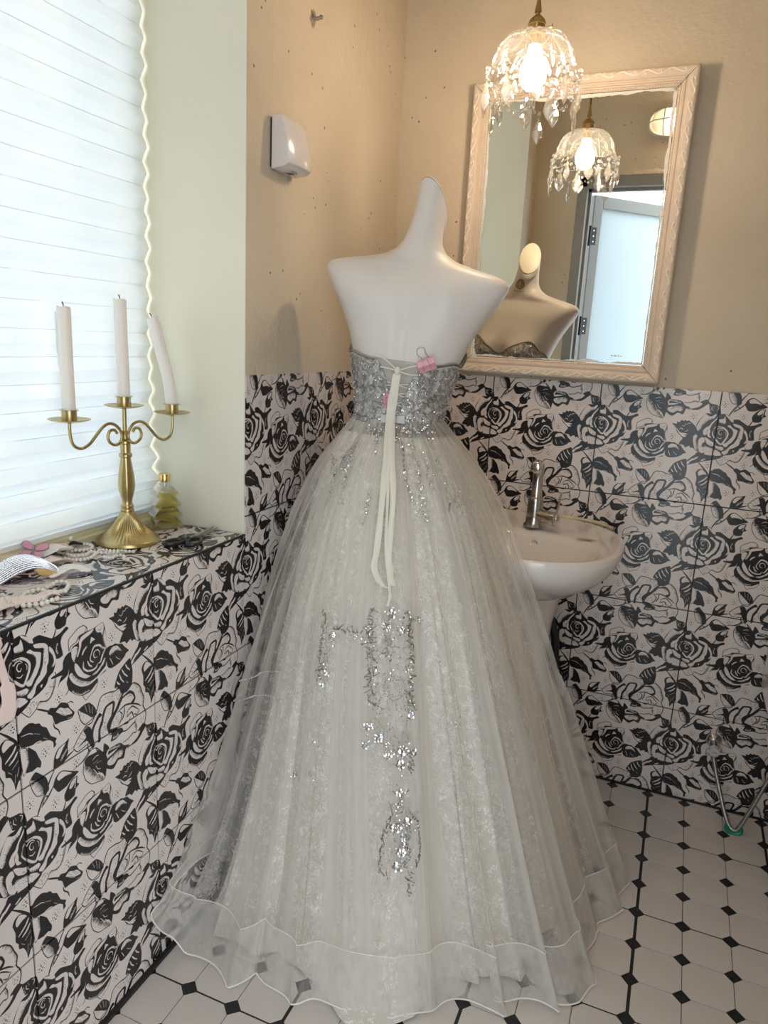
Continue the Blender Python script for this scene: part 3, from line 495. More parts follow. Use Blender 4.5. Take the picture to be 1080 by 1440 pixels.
# ------------------------------------------------------------------ floor: octagons with black dots, 100 mm grid, 300 mm tile seams
def clip(poly, x0, x1, y0, y1):
    for ax, lim, sg in ((0, x0, 1), (0, x1, -1), (1, y0, 1), (1, y1, -1)):
        out = []
        for i, p in enumerate(poly):
            q = poly[(i + 1) % len(poly)]; dp, dq = sg * (p[ax] - lim), sg * (q[ax] - lim)
            if dp >= 0: out.append(p)
            if (dp >= 0) != (dq >= 0):
                t = dp / (dp - dq); out.append(tuple(p[k] + t * (q[k] - p[k]) for k in (0, 1)))
        poly = out
        if len(poly) < 3: return None
    return poly
def floor_tiles():
    FX, FY, c = -.0037, -.019, .0172; cache = {}; rest = MB(); restd = MB()
    for i in range(0, 17):
        for k in range(-1, 17):
            cx, cy = FX + .1 * i + .05, FY - .1 * k - .05
            e = [.0006] * 4
            if i % 3 == 0: e[0] = .0019       # seam on the left
            if i % 3 == 2: e[1] = .0019
            if (k - 2) % 3 == 0: e[3] = .0019  # seam towards the back wall
            if (k - 2) % 3 == 2: e[2] = .0019
            l, r, b, t = -.05 + e[0], .05 - e[1], -.05 + e[2], .05 - e[3]
            cc = c + .0006
            pts = [(l, -.05 + cc), (-.05 + cc, b), (.05 - cc, b), (r, -.05 + cc), (r, .05 - cc), (.05 - cc, t), (-.05 + cc, t), (l, .05 - cc)]
            P = clip([(x + cx, y + cy) for x, y in pts], .001, XR - .001, YF + .001, -.001)
            if not P: continue
            near = i < 15 and k < 14
            if near:
                full = len(P) == 8 and k >= 0
                key = (i % 3, k % 3) if full else (i, k)
                if key not in cache:
                    q = [(x - cx, y - cy) for x, y in P]; n = len(q)
                    ins = [(x * .992, y * .992) for x, y in q]
                    m = MB().add([(x, y, 0) for x, y in ins] + [(x, y, -.0008) for x, y in q] + [(x, y, -.0035) for x, y in q],
                                 [tuple(range(n))] + [(a, n + a, n + (a + 1) % n, (a + 1) % n) for a in range(n)] + [(n + a, 2 * n + a, 2 * n + (a + 1) % n, n + (a + 1) % n) for a in range(n)])
                    cache[key] = m.mesh('octagon_tile', white_tile, False)
                o = link('octagon_tile', cache[key], fl, (cx, cy, 0)); o.location.z = rnd.uniform(-.0003, 0)
            else: rest.prism(P, -.0035, 0)
    dm = None
    for i in range(0, 17):
        for k in range(0, 18):
            cx, cy = FX + .1 * i, FY - .1 * k; d = c - .0006
            P = clip([(cx - d, cy), (cx, cy - d), (cx + d, cy), (cx, cy + d)], .001, XR - .001, YF + .001, -.001)
            if not P: continue
            if i < 15 and k < 14:
                if len(P) == 4 and i > 0:
                    if dm is None: dm = MB().prism([(-d, 0), (0, -d), (d, 0), (0, d)], -.0035, -.0002).mesh('dot_tile', black_tile, False)
                    link('dot_tile', dm, fl, (cx, cy, 0))
                else: MB().prism([(x - cx, y - cy) for x, y in P], -.0035, -.0002).build('dot_tile', black_tile, fl, False, (cx, cy, 0))
            else: restd.prism(P, -.0035, -.0002)
    stuff(rest.build('octagon_tile', white_tile, fl, False)); stuff(restd.build('dot_tile', black_tile, fl, False))
floor_tiles()

# ------------------------------------------------------------------ door, in the doorway the picture is taken from (seen in the mirror)
def door():
    fr = struct(MB().box((DX0 - .0, YF - .105, 0), (DX0 + .045, YF + .012, DZ)).box((DX1 - .045, YF - .105, 0), (DX1, YF + .012, DZ))
                .box((DX0, YF - .105, DZ - .045), (DX1, YF + .012, DZ)).build('door_frame', alu, smooth=False)); bevel(fr, .003)
    fr.name = 'trim_2'
    MB().box((DX0 + .045, YF - .06, 0), (DX0 + .057, YF - .035, DZ - .045)).box((DX0 + .045, YF - .06, DZ - .057), (DX1 - .045, YF - .035, DZ - .045)).build('door_stop', alu, fr, False)
    d = bpy.data.objects.new('door_1', None); COL.objects.link(d); struct(d); d.location = (DX0 + .062, YF - .112, 0); d.rotation_euler = (0, 0, R(-50))
    W, H, b = .78, 1.965, .055
    for a, c in (((0, -.04, .008), (b, 0, H)), ((W - b, -.04, .008), (W, 0, H)), ((b, -.04, H - b), (W - b, 0, H)), ((b, -.04, .008), (W - b, 0, .12)),):
        bevel(MB().box(a, c).build('stile' if c[2] == H and a[2] < .1 else 'rail', alu, d, False), .003)
    MB().box((b - .004, -.026, .11), (W - b + .004, -.014, H - b + .004)).build('glass_pane', door_glass, d, False)
    MB().box((b, -.0445, .12), (b + .008, -.037, H - b)).box((W - b - .008, -.0445, .12), (W - b, -.037, H - b)).box((b, -.0445, H - b - .008), (W - b, -.037, H - b)).build('glazing_bead', hinge_black, d, False)
    for z in (.35, 1.36, 1.78):
        h = MB().lathe([(.007, -.045), (.007, .045)], 12, (-.006, -.004, z)).box((-.004, -.012, z - .04), (.03, .0015, z + .04)).build('hinge', hinge_black, d)
        s = MB()
        for dz in (-.025, 0, .025): s.lathe([(.004, 0), (.003, .0015)], 8, (0, 0, 0)); s.xf(Matrix.Translation((.012, .002, z + dz)) @ Matrix.Rotation(R(-90), 4, 'X'), len(s.v) - 16)
        s.build('screw', chrome, h)
    MB().tube([(W - .03, .0, 1.02), (W - .03, .045, 1.02), (W - .14, .05, 1.02)], .009, 10).build('door_handle', steel, d)
    # bright outside wall far beyond the doorway is just daylight: nothing is built there
    # rough plaster lip over the door frame
    lip = MB(); n = 60
    for j in range(n):
        x = DX0 - .03 + (DX1 - DX0 + .06) * j / (n - 1)
        hh = .012 + .006 * math.sin(j * 1.7) * math.sin(j * .6); dd = .010 + .004 * math.sin(j * 2.3)
        lip.v += [(x, YF - .001, DZ + .0), (x, YF + dd, DZ + .002), (x, YF + dd * .9, DZ + hh), (x, YF - .001, DZ + hh + .012)]
    for j in range(n - 1):
        for k in range(3): lip.f.append((4 * j + k, 4 * j + 4 + k, 4 * j + 5 + k, 4 * j + 1 + k))
    lip.build('plaster_lip', plaster, wf)
door()

# bulkhead lamp above the door
def bulkhead():
    t = thing('bulkhead_lamp', 'oval caged wall lamp glowing above the grey door frame, seen in the mirror', 'lamp', (.585, YF, 2.226))
    a, b = .105, .058
    def oval(s, y): return [(a * s * math.copysign(abs(math.cos(k * PI / 20)) ** .75, math.cos(k * PI / 20)), y, b * s * math.copysign(abs(math.sin(k * PI / 20)) ** .75, math.sin(k * PI / 20))) for k in range(40)]
    def loft(rings, name, m):
        mb = MB(); n = 40
        for r in rings: mb.v += r
        for i in range(len(rings) - 1):
            for k in range(n): mb.f.append((i * n + k, i * n + (k + 1) % n, (i + 1) * n + (k + 1) % n, (i + 1) * n + k))
        mb.f.append(tuple(range((len(rings) - 1) * n, len(rings) * n))); mb.f.append(tuple(range(n))[::-1])
        return mb.build(name, m, t)
    loft([oval(1, 0), oval(1.02, .012), oval(.98, .022)], 'back_plate', mat('white_lamp_metal', (.75, .70, .6), .4))
    loft([oval(.86, .022), oval(.85, .045), oval(.72, .066), oval(.4, .076), oval(.1, .078)], 'lamp_glass', lamp_glass)
    MB().ball((.012, .045, 0), .024, 16, 10, (1.5, .75, 1)).build('bulb', bulkhead_glow, t)
    c = MB()
    c.tube(oval(.93, .024), .004, 6, True)
    for s in (-.35, .0, .35):
        c.tube([(a * s, .024, -b * .9), (a * s, .055, -b * .8), (a * s, .082, -b * .25), (a * s, .082, b * .25), (a * s, .055, b * .8), (a * s, .024, b * .9)], .0028, 6)
    c.tube([(-a * .95, .024, 0), (-a * .8, .06, 0), (-a * .3, .084, 0), (a * .3, .084, 0), (a * .8, .06, 0), (a * .95, .024, 0)], .0028, 6)
    c.build('wire_cage', mat('white_lamp_metal', (.75, .70, .6), .4), t)
bulkhead()

# ------------------------------------------------------------------ window: frame behind, ochre rail, pleated blind
def window():
    f = struct(MB().box((-.300, WY0, LEDGE - .008), (-.262, WY0 + .04, WTOP)).box((-.300, WY1 - .04, LEDGE - .008), (-.262, WY1, WTOP))
               .box((-.300, WY0, WTOP - .04), (-.262, WY1, WTOP)).box((-.300, WY0, LEDGE - .008), (-.262, WY1, LEDGE + .05)).build('window_1', cream_paint, smooth=False))
    r = MB(); P = [(-.262, LEDGE), (-.228, LEDGE), (-.226, LEDGE + .010), (-.231, LEDGE + .012), (-.231, LEDGE + .018), (-.228, LEDGE + .019), (-.230, LEDGE + .027), (-.262, LEDGE + .028)]
    r.prism([(x, z) for x, z in P], WY0 + .004, WY1 - .004, 1); r.build('window_rail', rail_gold, f, False)
    t = thing('pleated_blind', 'white pleated window blind glowing with daylight, behind the candlestick', 'blind', (-.243, (WY0 + WY1) / 2, LEDGE + .032))
    z = 0.0; H = WTOP - LEDGE - .035; prof = []; k = 0
    while z < H:
        low = max(0, 1 - z / .26); amp = .0075 + .010 * low; p = .0245 - .001 * low
        out = .016 * low * low
        prof.append((out + (amp if k % 2 else -amp * .4), z)); z += p * (1 if k else .8); k += 1
    y0, y1 = -(WY1 - WY0) / 2 + .012, (WY1 - WY0) / 2 - .009
    NY = 26; mb = MB(); rows = []
    for i in range(len(prof) - 1):
        (xa, za), (xb, zb) = prof[i], prof[i + 1]
        for s in (0, .12, .5, .88):
            rows.append((xa + (xb - xa) * s + .0012 * math.sin(PI * s) * (1 if i % 2 else -1), za + (zb - za) * s))
    rows.append(prof[-1])
    for x, zz in rows:
        for j in range(NY):
            y = y0 + (y1 - y0) * j / (NY - 1)
            mb.v.append((x + .0012 * math.sin(zz * 37 + j * .7) + .0009 * math.sin(j * 2.1 + zz * 90), y, zz + .0012 * math.sin(j * .35 + zz * 20)))
    for i in range(len(rows) - 1):
        for j in range(NY - 1): mb.f.append((i * NY + j, i * NY + j + 1, (i + 1) * NY + j + 1, (i + 1) * NY + j))
    mb.build('pleated_fabric', blind_fabric, t, False, recalc=False)
    s = MB()   # a narrow glued seam runs along every back fold
    for i in range(0, len(prof), 2):
        x, zz = prof[i]; s.box((x + .0004, y0, zz - .0005), (x + .0012, y1, zz + .0005))
    s.build('fold_seam', blind_fabric, t, False)
    MB().box((-.004, y0, -.003), (.02, y1, .006)).build('bottom_bar', mat('blind_bar', (.86, .86, .84), .5), t, False)
window()

# ------------------------------------------------------------------ mirror in a carved frame
def mirror():
    t = thing('wall_mirror', 'large mirror in a blush carved wooden frame hanging above the sink', 'mirror', (.4955, -.0315, 1.5555), (R(.25), 0, R(-1.0)))
    HW, HH, FW = .2775, .3735, .046
    # profile across the moulding: q = distance from the outer edge, h = height towards the room
    prof = [(0, -.024), (0, .006), (.002, .010), (.006, .012), (.018, .0125), (.0225, .010), (.024, .0065), (.027, .0065), (.029, .009), (.033, .009), (.034, .006), (.0365, .0055), (.0375, .002), (.040, .003), (FW, -.002), (FW, -.012), (.006, -.024)]
    def rail(side):
        mb = MB(); n = len(prof); L = HH if side in (1, 3) else HW; W = HW if side in (1, 3) else HH
        for e in (-1, 1):
            for q, h in prof:
                a = e * (L - q); b = W - q
                p = {0: (a, -h, b), 1: (b, -h, a), 2: (a, -h, -b), 3: (-b, -h, a)}[side]
                mb.v.append(tuple(Vector(p) * (1.0) - Vector({0: (e * .0005, 0, 0), 1: (0, 0, e * .0005), 2: (e * .0005, 0, 0), 3: (0, 0, e * .0005)}[side])))
        for k in range(n): mb.f.append((k, (k + 1) % n, n + (k + 1) % n, n + k))
        mb.f += [tuple(range(n)), tuple(range(n, 2 * n))[::-1]]
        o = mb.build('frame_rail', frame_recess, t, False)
        # carved running scrolls along the outer band, a bead row along the inner edge
        c = MB(); per = .052; cnt = int(2 * (L - .02) / per); per = 2 * (L - .02) / cnt
        def put(a, q, h):
            b = W - q; return {0: (a, -h, b), 1: (b, -h, a), 2: (a, -h, -b), 3: (-b, -h, a)}[side]
        for i in range(cnt):
            a0 = -(L - .02) + per * (i + .5)
            for sg in (1, -1):
                pts = []
                for k in range(15):
                    th = k / 14 * 1.55 * PI; rr = .0068 * (1 - .5 * k / 14)
                    pts.append(put(a0 + sg * (per * .24 + rr * math.cos(th + PI) * 1.25), .0105 + sg * rr * math.sin(th) * .85, .0125))
                c.tube(pts, .0022, 5)
            c.tube([put(a0 + per * .5 * (k / 6 * 2 - 1), .0105 + .0055 * math.sin(PI * (k / 6 * 2 - 1)), .0122) for k in range(7)], [.001, .002, .0024, .0026, .0024, .002, .001], 5)
            c.ball(put(a0, .0045, .0118), .0018, 6, 4)
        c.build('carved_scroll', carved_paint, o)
        bb = MB(); m = int(2 * (L - .041) / .0062)
        for i in range(m): bb.ball(put(-(L - .041) + 2 * (L - .041) * (i + .5) / m, .0405, .0030), .0019, 6, 4)
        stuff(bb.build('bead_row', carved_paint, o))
        return o
    for s in range(4): rail(s)
    MB().add([(-HW + .03, 0, -HH + .03), (HW - .03, 0, -HH + .03), (HW - .03, 0, HH - .03), (-HW + .03, 0, HH - .03),
              (-HW + .03, .004, -HH + .03), (HW - .03, .004, -HH + .03), (HW - .03, .004, HH - .03), (-HW + .03, .004, HH - .03)],
             [(0, 1, 2, 3), (7, 6, 5, 4), (0, 4, 5, 1), (1, 5, 6, 2), (2, 6, 7, 3), (3, 7, 4, 0)]).build('mirror_glass', mirror_glass, t, False)
    MB().box((-HW + .02, .006, -HH + .02), (HW - .02, .012, HH - .02)).build('backing_board', cord_brown, t, False)
    # ragged old paint around the glass edge
    r = random.Random(3); IW, IH = HW - FW, HH - FW; fl_ = MB()
    for side in range(4):
        L, W = (IH, IW) if side in (1, 3) else (IW, IH); n = 110; base = len(fl_.v); w = .003
        for i in range(n + 1):
            a = -L + 2 * L * i / n; w = min(.0085, max(.0006, w + r.uniform(-.0016, .0016)))
            if side in (1,): w = max(w, .002)
            for q in (-.0005, w):
                b = W - q; fl_.v.append({0: (a, -.0006, b), 1: (b, -.0006, a), 2: (a, -.0006, -b), 3: (-b, -.0006, a)}[side])
        for i in range(n): fl_.f.append((base + 2 * i, base + 2 * i + 1, base + 2 * i + 3, base + 2 * i + 2))
    fl_.build('flaking_paint', flake_paint, t, False)
    for sx in (-1, 1):
        for sz in (-1, 1):
                mb = MB(); a, b = Vector((sx * (HW - .001), -.0075, sz * (HH - .001))), Vector((sx * (HW - FW), -.004, sz * (HH - FW)))
                mb.tube([a + (b - a) * f_ + Vector((0, -.0062 * math.sin(PI * min(1, f_ * 1.25)) ** .5, 0)) for f_ in (0, .15, .3, .5, .7, .85, 1)], .0006, 4)
                mb.build('mitre_gap', dark_gap, t)
    m2 = MB()
    for x0, w_ in ((.150, .006), (.158, .008), (.168, .005), (.175, .003)): m2.add([(x0, -.0004, -.309), (x0 + w_, -.0004, -.3095), (x0 + w_, -.0004, -.3075), (x0, -.0004, -.307)], [(0, 1, 2, 3)])
    m2.build('scratch', cord_brown, t, False)
mirror()

# ------------------------------------------------------------------ soap-sensor box and cut-off wall anchor
def sensor_box():
    t = thing('wall_dispenser', 'small glossy white wall box with sloping front on the ochre plaster', 'dispenser', (0, -.652, 1.585))
    W2, H = .049, .100
    # side profile (x out of the wall, z), lofted across y with a bulge
    mb = MB(); ny = 9
    side = [(.004, 0), (.006, .0), (.040, .004), (.050, .010), (.051, .02), (.046, .055), (.036, .088), (.032, .097), (.028, .1), (.004, .1)]
    for j in range(ny):
        y = -W2 + 2 * W2 * j / (ny - 1); e = 1 - .16 * abs(y / W2) ** 3
        for x, z in side: mb.v.append((.004 + (x - .004) * e, y, z))
    n = len(side)
    for j in range(ny - 1):
        for k in range(n): mb.f.append((j * n + k, j * n + (k + 1) % n, (j + 1) * n + (k + 1) % n, (j + 1) * n + k))
    mb.f += [tuple(range(n)), tuple(range((ny - 1) * n, ny * n))[::-1]]
    bevel(mb.build('cover', white_plastic, t), .0015)
    MB().box((-.001, -W2 + .004, .004), (.0045, W2 - .004, .096)).build('back_plate', hinge_black, t, False)
    MB().box((.012, -.012, -.0012), (.030, .012, .002)).build('sensor_recess', mat('grey_plastic', (.45, .42, .42), .4), t, False)
    MB().box((.016, -.008, -.0022), (.026, .006, -.001)).build('sensor_eye', black_plastic, t, False)
sensor_box()
def anchor():
    t = thing('wall_anchor', 'broken grey wall plug in chipped plaster high above the white box', 'anchor', (0, -.532, 1.919))
    r = random.Random(5)
    mb = MB(); n = 18
    mb.v = [(.0008, 0, 0)] + [(-.0006, .017 * r.uniform(.45, 1) * math.cos(2 * PI * k / n), .024 * r.uniform(.5, 1) * math.sin(2 * PI * k / n)) for k in range(n)]
    mb.f = [(0, 1 + k, 1 + (k + 1) % n) for k in range(n)]; mb.build('chipped_patch', mat('bare_grey_plaster', (.33, .27, .20), .9), t)
    MB().tube([(-.002, .0, -.001), (.010, .002, -.002), (.018, .004, .001)], [.0045, .004, .003], 8).ball((.018, .004, .001), .0045, 8, 5).build('plug', mat('dull_metal', (.35, .30, .27), .5, .6), t)
anchor()

# ------------------------------------------------------------------ pendant lamp
def pendant():
    t = thing('pendant_lamp', 'lit brass pendant lamp with pressed glass shade and crystal drops', 'lamp', (.455, -.40, 1.905))
    MB().tube([(0, 0, .05), (0, 0, CEIL - 1.905 - .02)], .0028, 8).build('cord', cord_brown, t)
    MB().lathe([(.0, CEIL - 1.905), (.045, CEIL - 1.905), (.045, CEIL - 1.905 - .018), (.006, CEIL - 1.905 - .026)], 24).build('ceiling_rose', brass_dark, t)
    MB().lathe([(.0, .060), (.0032, .058), (.0045, .045), (.0075, .030), (.008, .027), (.005, .026), (.005, .020)], 16).build('cord_grip', brass_dark, t)
    MB().lathe([(.005, .022), (.0085, .0205), (.0155, .014), (.0185, .007), (.0187, .0045), (.0175, .0035), (.0172, -.012), (.020, -.0125), (.020, -.015), (.013, -.016), (.013, -.034), (0, -.034)], 28).build('socket', brass_dark, t)
    MB().tube([(.017, -.004, -.004), (.033, -.008, -.004)], .0018, 8).lathe([(0, -.0015), (.0052, -.0012), (.0052, .0012), (0, .0015)], 12, (.0, 0, 0)).build('switch_key', brass_dark, t)
    k = t.children[-1]; me = k.data
    for v in list(me.vertices)[-48:]: co = v.co.copy(); v.co = (.034 + co.z * .97, -.008 - co.z * .24 + co.x * .24, -.004 + co.y)
    # shade: a bell of ten scalloped gores, star and fan cuts standing proud
    G_, n = 10, 200
    prof = [(.015, -.010), (.030, -.011), (.045, -.014), (.058, -.021), (.067, -.031), (.0735, -.043), (.078, -.056), (.082, -.068), (.087, -.079), (.093, -.088), (.098, -.093)]
    def rz(f):
        f *= (len(prof) - 1); i = min(int(f), len(prof) - 2); u = f - i
        return prof[i][0] + (prof[i + 1][0] - prof[i][0]) * u, prof[i][1] + (prof[i + 1][1] - prof[i][1]) * u
    def sp(a, f, out=0):
        r, z = rz(min(f, 1)); g = abs(((a * G_ / (2 * PI)) % 1) - .5) * 2
        z -= sstep(.6, 1, f) * .010 * (1 - g ** 2); r += sstep(.1, .5, f) * .0016 * (1 - g * g) + out
        return (r * math.cos(a), r * math.sin(a), z)
    mb = MB(); nr = 34
    for i in range(nr + 1):
        f = i / nr
        for k2 in range(n):
            a = 2 * PI * k2 / n; u = (a * G_ / (2 * PI)) % 1 - .5
            # fans: radiating pleats from points on the gore seams
            out = 0
            if .30 < f < .72: th = math.atan2(u * 2.0, f - .30); out = .0034 * abs(math.sin(th * 6)) * sstep(.3, .36, f) * (1 - sstep(.66, .72, f))
            if f > .72: th = math.atan2((abs(u) - .5) * 2.0, f - .66); out = .0032 * abs(math.sin(th * 6))
            mb.v.append(sp(a, f, out))
    for i in range(nr):
        for k2 in range(n): mb.f.append((i * n + k2, i * n + (k2 + 1) % n, (i + 1) * n + (k2 + 1) % n, (i + 1) * n + k2))
    sh = mb.build('glass_shade', shade_glass, t)
    ribs = MB()
    for g in range(G_):
        a0 = 2 * PI * g / G_; da = PI / G_
        ribs.tube([sp(a0 + da, f / 12, .001) for f in range(13)], .0013, 5)
        for pts in ([(a0, .30), (a0 + da, .44)], [(a0, .30), (a0 - da, .44)], [(a0 - da, .30), (a0, .44)], [(a0 + da, .30), (a0, .44)],
                    [(a0 - da, .44), (a0 - da * .5, .60), (a0, .70)], [(a0 + da, .44), (a0 + da * .5, .60), (a0, .70)], [(a0 - da, .72), (a0 - da * .5, .80), (a0, .98)], [(a0 + da, .72), (a0 + da * .5, .80), (a0, .98)]):
            P = []
            for (a1, f1), (a2, f2) in zip(pts, pts[1:]): P += [sp(a1 + (a2 - a1) * s / 5, f1 + (f2 - f1) * s / 5, .0012) for s in range(6)]
            ribs.tube([Vector(q) * 1.012 - Vector((0, 0, Vector(q).z * .012)) for q in P], .0012, 4)
    rim = [sp(2 * PI * k2 / n, 1, .0) for k2 in range(n)]
    ribs.tube(rim, .0015, 6, True)
    ribs.build('pressed_rib', shade_glass, sh)
    MB().lathe([(0, -.034), (.013, -.036), (.0145, -.048), (.020, -.060), (.0265, -.073), (.0285, -.085), (.027, -.098), (.021, -.110), (.010, -.118), (0, -.120)], 28).build('bulb', bulb_glow, t)
    # crystals: swags of octagon beads and pear drops
    def octo(mb, c, r, nrm, thick=.0035):
        c = Vector(c); nrm = Vector(nrm).normalized(); up = Vector((0, 0, 1)); s = nrm.cross(up).normalized(); up = s.cross(nrm); o = len(mb.v)
        for d, q in ((-1, .6), (0, 1), (1, .6)):
            for k2 in range(8):
                a = PI / 4 * k2; mb.v.append(tuple(c + nrm * d * thick + (s * math.cos(a) + up * math.sin(a)) * r * q))
        for i in range(2):
            for k2 in range(8): mb.f.append((o + i * 8 + k2, o + i * 8 + (k2 + 1) % 8, o + (i + 1) * 8 + (k2 + 1) % 8, o + (i + 1) * 8 + k2))
        mb.f += [tuple(o + k2 for k2 in range(8))[::-1], tuple(o + 16 + k2 for k2 in range(8))]
    dm = MB(); rows = [(0, .001), (-.004, .0035), (-.009, .0045), (-.014, .0062), (-.022, .0105), (-.028, .0118), (-.034, .0100), (-.040, .0060), (-.046, .0012)]
    for z, w_ in rows:
        for k2 in range(8):
            a = PI / 4 * k2 + .39; q = 1 + (.12 if k2 % 2 else -.05)
            dm.v.append((w_ * q * math.cos(a), w_ * .36 * q * math.sin(a), z))
    for i in range(len(rows) - 1):
        for k2 in range(8): dm.f.append((i * 8 + k2, i * 8 + (k2 + 1) % 8, (i + 1) * 8 + (k2 + 1) % 8, (i + 1) * 8 + k2))
    drop = dm.mesh('crystal_drop', crystal, False)
    def pin_ring(mb, c, r): mb.tube([(c[0] + r * math.cos(a * PI / 4) * .5, c[1] + r * math.cos(a * PI / 4) * .5, c[2] + r * math.sin(a * PI / 4)) for a in range(8)], .0004, 4, True)
    sw = MB(); pins = MB()
    for g in range(G_):
        a = 2 * PI * g / G_; p = Vector(sp(a, 1, .002)); nrm = Vector((math.cos(a), math.sin(a), 0))
        octo(sw, p + Vector((0, 0, .004)), .0062, nrm); pin_ring(pins, p - Vector((0, 0, .006)), .006)
        octo(sw, p - Vector((0, 0, .013)), .0055, nrm)
        o = link('crystal_drop', drop, t, tuple(p - Vector((0, 0, .019)) + nrm * .001)); o.scale = (1.25, 1.25, 1.2); o.rotation_euler = (0, R(rnd.uniform(-4, 4)), a + R(90) + rnd.uniform(-.7, .7))
        # swag to the next point, with a lower drop in its middle
        q = Vector(sp(a + 2 * PI / G_, 1, .002)); m_ = 6
        for s in range(1, m_):
            f = s / m_; c = p.lerp(q, f); c.z = p.z - .014 - .030 * math.sin(PI * f)
            if s % 2: octo(sw, c, .0046, nrm)
            else: sw.ball(c, .0032, 6, 4)
        if g % 2 == 0:
            c = p.lerp(q, .5); c.z = p.z - .048; o = link('crystal_drop', drop, t, tuple(c - Vector((0, 0, .006)))); o.scale = (1.15, 1.15, 1.15); o.rotation_euler = (0, 0, a + R(90) + rnd.uniform(-.8, .8)); pin_ring(pins, c, .004)
    # inner ring of smaller drops under the bulb
    for g in range(5):
        a = 2 * PI * (g + .3) / 5; c = Vector((.050 * math.cos(a), .050 * math.sin(a), -.102))
        octo(sw, c, .005, (math.cos(a), math.sin(a), 0)); o = link('crystal_drop', drop, t, tuple(c - Vector((0, 0, .008)))); o.scale = (.75, .75, .75); o.rotation_euler = (0, 0, a)
        pins.tube([c, Vector(sp(a, .9))], .0004, 4)
    stuff(sw.build('crystal_bead', crystal, t, False)); stuff(pins.build('pin_wire', chrome, t))
pendant()

# ------------------------------------------------------------------ sink with pedestal, mixer tap
def sup(a, b, e, k, n):
    th = 2 * PI * k / n; c, s = math.cos(th), math.sin(th)
    return a * math.copysign(abs(c) ** (2 / e), c), b * math.copysign(abs(s) ** (2 / e), s)
def sink():
    t = thing('pedestal_sink', 'white ceramic wash basin on a pedestal against the rose tiles', 'sink', (.505, -.25, 0))
    n = 96
    rings = [  # a, b, exponent, dx, dy, z
        (.085, .075, 2.2, 0, .10, .600), (.10, .10, 2.2, 0, .09, .618), (.150, .155, 2.3, 0, .05, .648), (.198, .203, 2.4, 0, .025, .690), (.228, .232, 2.45, 0, .006, .725), (.241, .244, 2.5, 0, 0, .752),
        (.247, .247, 2.5, 0, 0, .766), (.2495, .2485, 2.5, 0, 0, .776), (.2475, .2475, 2.5, 0, 0, .785), (.241, .243, 2.5, 0, 0, .7885), (.232, .236, 2.5, 0, 0, .788),
        (.215, .185, 2.3, 0, -.040, .7835), (.202, .152, 2.2, 0, -.068, .7815), (.196, .144, 2.2, 0, -.074, .778), (.190, .137, 2.2, 0, -.077, .768), (.180, .127, 2.2, 0, -.080, .745), (.158, .108, 2.1, 0, -.078, .712),
        (.120, .082, 2, 0, -.072, .686), (.070, .05, 2, 0, -.066, .676), (.022, .022, 2, 0, -.06, .673)]
    mb = MB()
    for a, b, e, dx, dy, z in rings:
        for k in range(n):
            x, y = sup(a, b, e, k, n); y = min(y + dy, .2475); mb.v.append((x + dx, y, z))
    for i in range(len(rings) - 1):
        for k in range(n): mb.f.append((i * n + k, i * n + (k + 1) % n, (i + 1) * n + (k + 1) % n, (i + 1) * n + k))
    mb.f.append(tuple((len(rings) - 1) * n + k for k in range(n))); mb.f.append(tuple(range(n))[::-1])
    basin = mb.build('basin', ceramic, t)
    MB().lathe([(0, .001), (.020, .001), (.021, 0), (.016, -.001), (0, -.002)], 20, (0, -.06, .6745)).build('drain', chrome, t)
    o = MB().lathe([(0, -.004), (.0062, -.004), (.0075, 0), (.0095, .0005), (.0095, -.003)], 20).build('overflow_hole', old_chrome, t)
    o.location = (.018, .0495, .7505); o.rotation_euler = (R(78), 0, 0)
    MB().box((-.011, .068, .7815), (-.002, .0692, .7822)).box((-.0005, .068, .7815), (.005, .0692, .7822)).box((.0065, .068, .7815), (.011, .0692, .7822)).build('maker_mark', hinge_black, t, False)
    # yellowed sealant bead between basin and tiles
    P = [(x, .2475 + .0015 * math.sin(x * 60), .787 + .003 * math.sin(x * 23)) for x in [-.15 + .01 * i for i in range(31)]]
    P += [(.165, .243, .785), (.185, .236, .782), (.200, .228, .779)]
    P = [(-.2, .228, .779), (-.175, .240, .784)] + P
    MB().tube(P, [.004 + .0025 * abs(math.sin(i * 1.3)) for i in range(len(P))], 8).build('sealant_bead', sealant, t)
    st = MB(); r = random.Random(2)
    for (cx, cy, a, b) in ((.150, .045, .026, .010),):
        m_ = 20; st.v += [(cx, cy, .7864)] + [(cx + a * math.cos(2 * PI * k / m_) * r.uniform(.8, 1.1), cy + b * math.sin(2 * PI * k / m_), .7862) for k in range(m_)]
        st.f += [(0, 1 + k, 1 + (k + 1) % m_) for k in range(m_)]
    # pedestal
    pr = [(.105, .0), (.108, .012), (.100, .03), (.082, .10), (.074, .25), (.074, .42), (.080, .52), (.092, .58), (.098, .607)]
    mb = MB(); n = 48
    for r_, z in pr:
        for k in range(n):
            x, y = sup(r_, r_ * .95, 2.5, k, n); mb.v.append((x, y + .10, z))
    for i in range(len(pr) - 1):
        for k in range(n): mb.f.append((i * n + k, i * n + (k + 1) % n, (i + 1) * n + (k + 1) % n, (i + 1) * n + k))
    mb.f.append(tuple(range(n))[::-1]); mb.f.append(tuple((len(pr) - 1) * n + k for k in range(n))); mb.build('pedestal', ceramic, t)
    st.build('water_stain', stained_ceramic, t, False)
sink()
tag(MB().tube(catmull([(.530, -.022, .52), (.560, -.022, .49), (.580, -.022, .44), (.588, -.022, .38), (.592, -.022, .31), (.588, -.022, .22), (.575, -.022, .012)], 10), .0115, 14).build('drain_hose', hinge_black), 'black drain hose behind the gown beside the sink pedestal', 'hose')
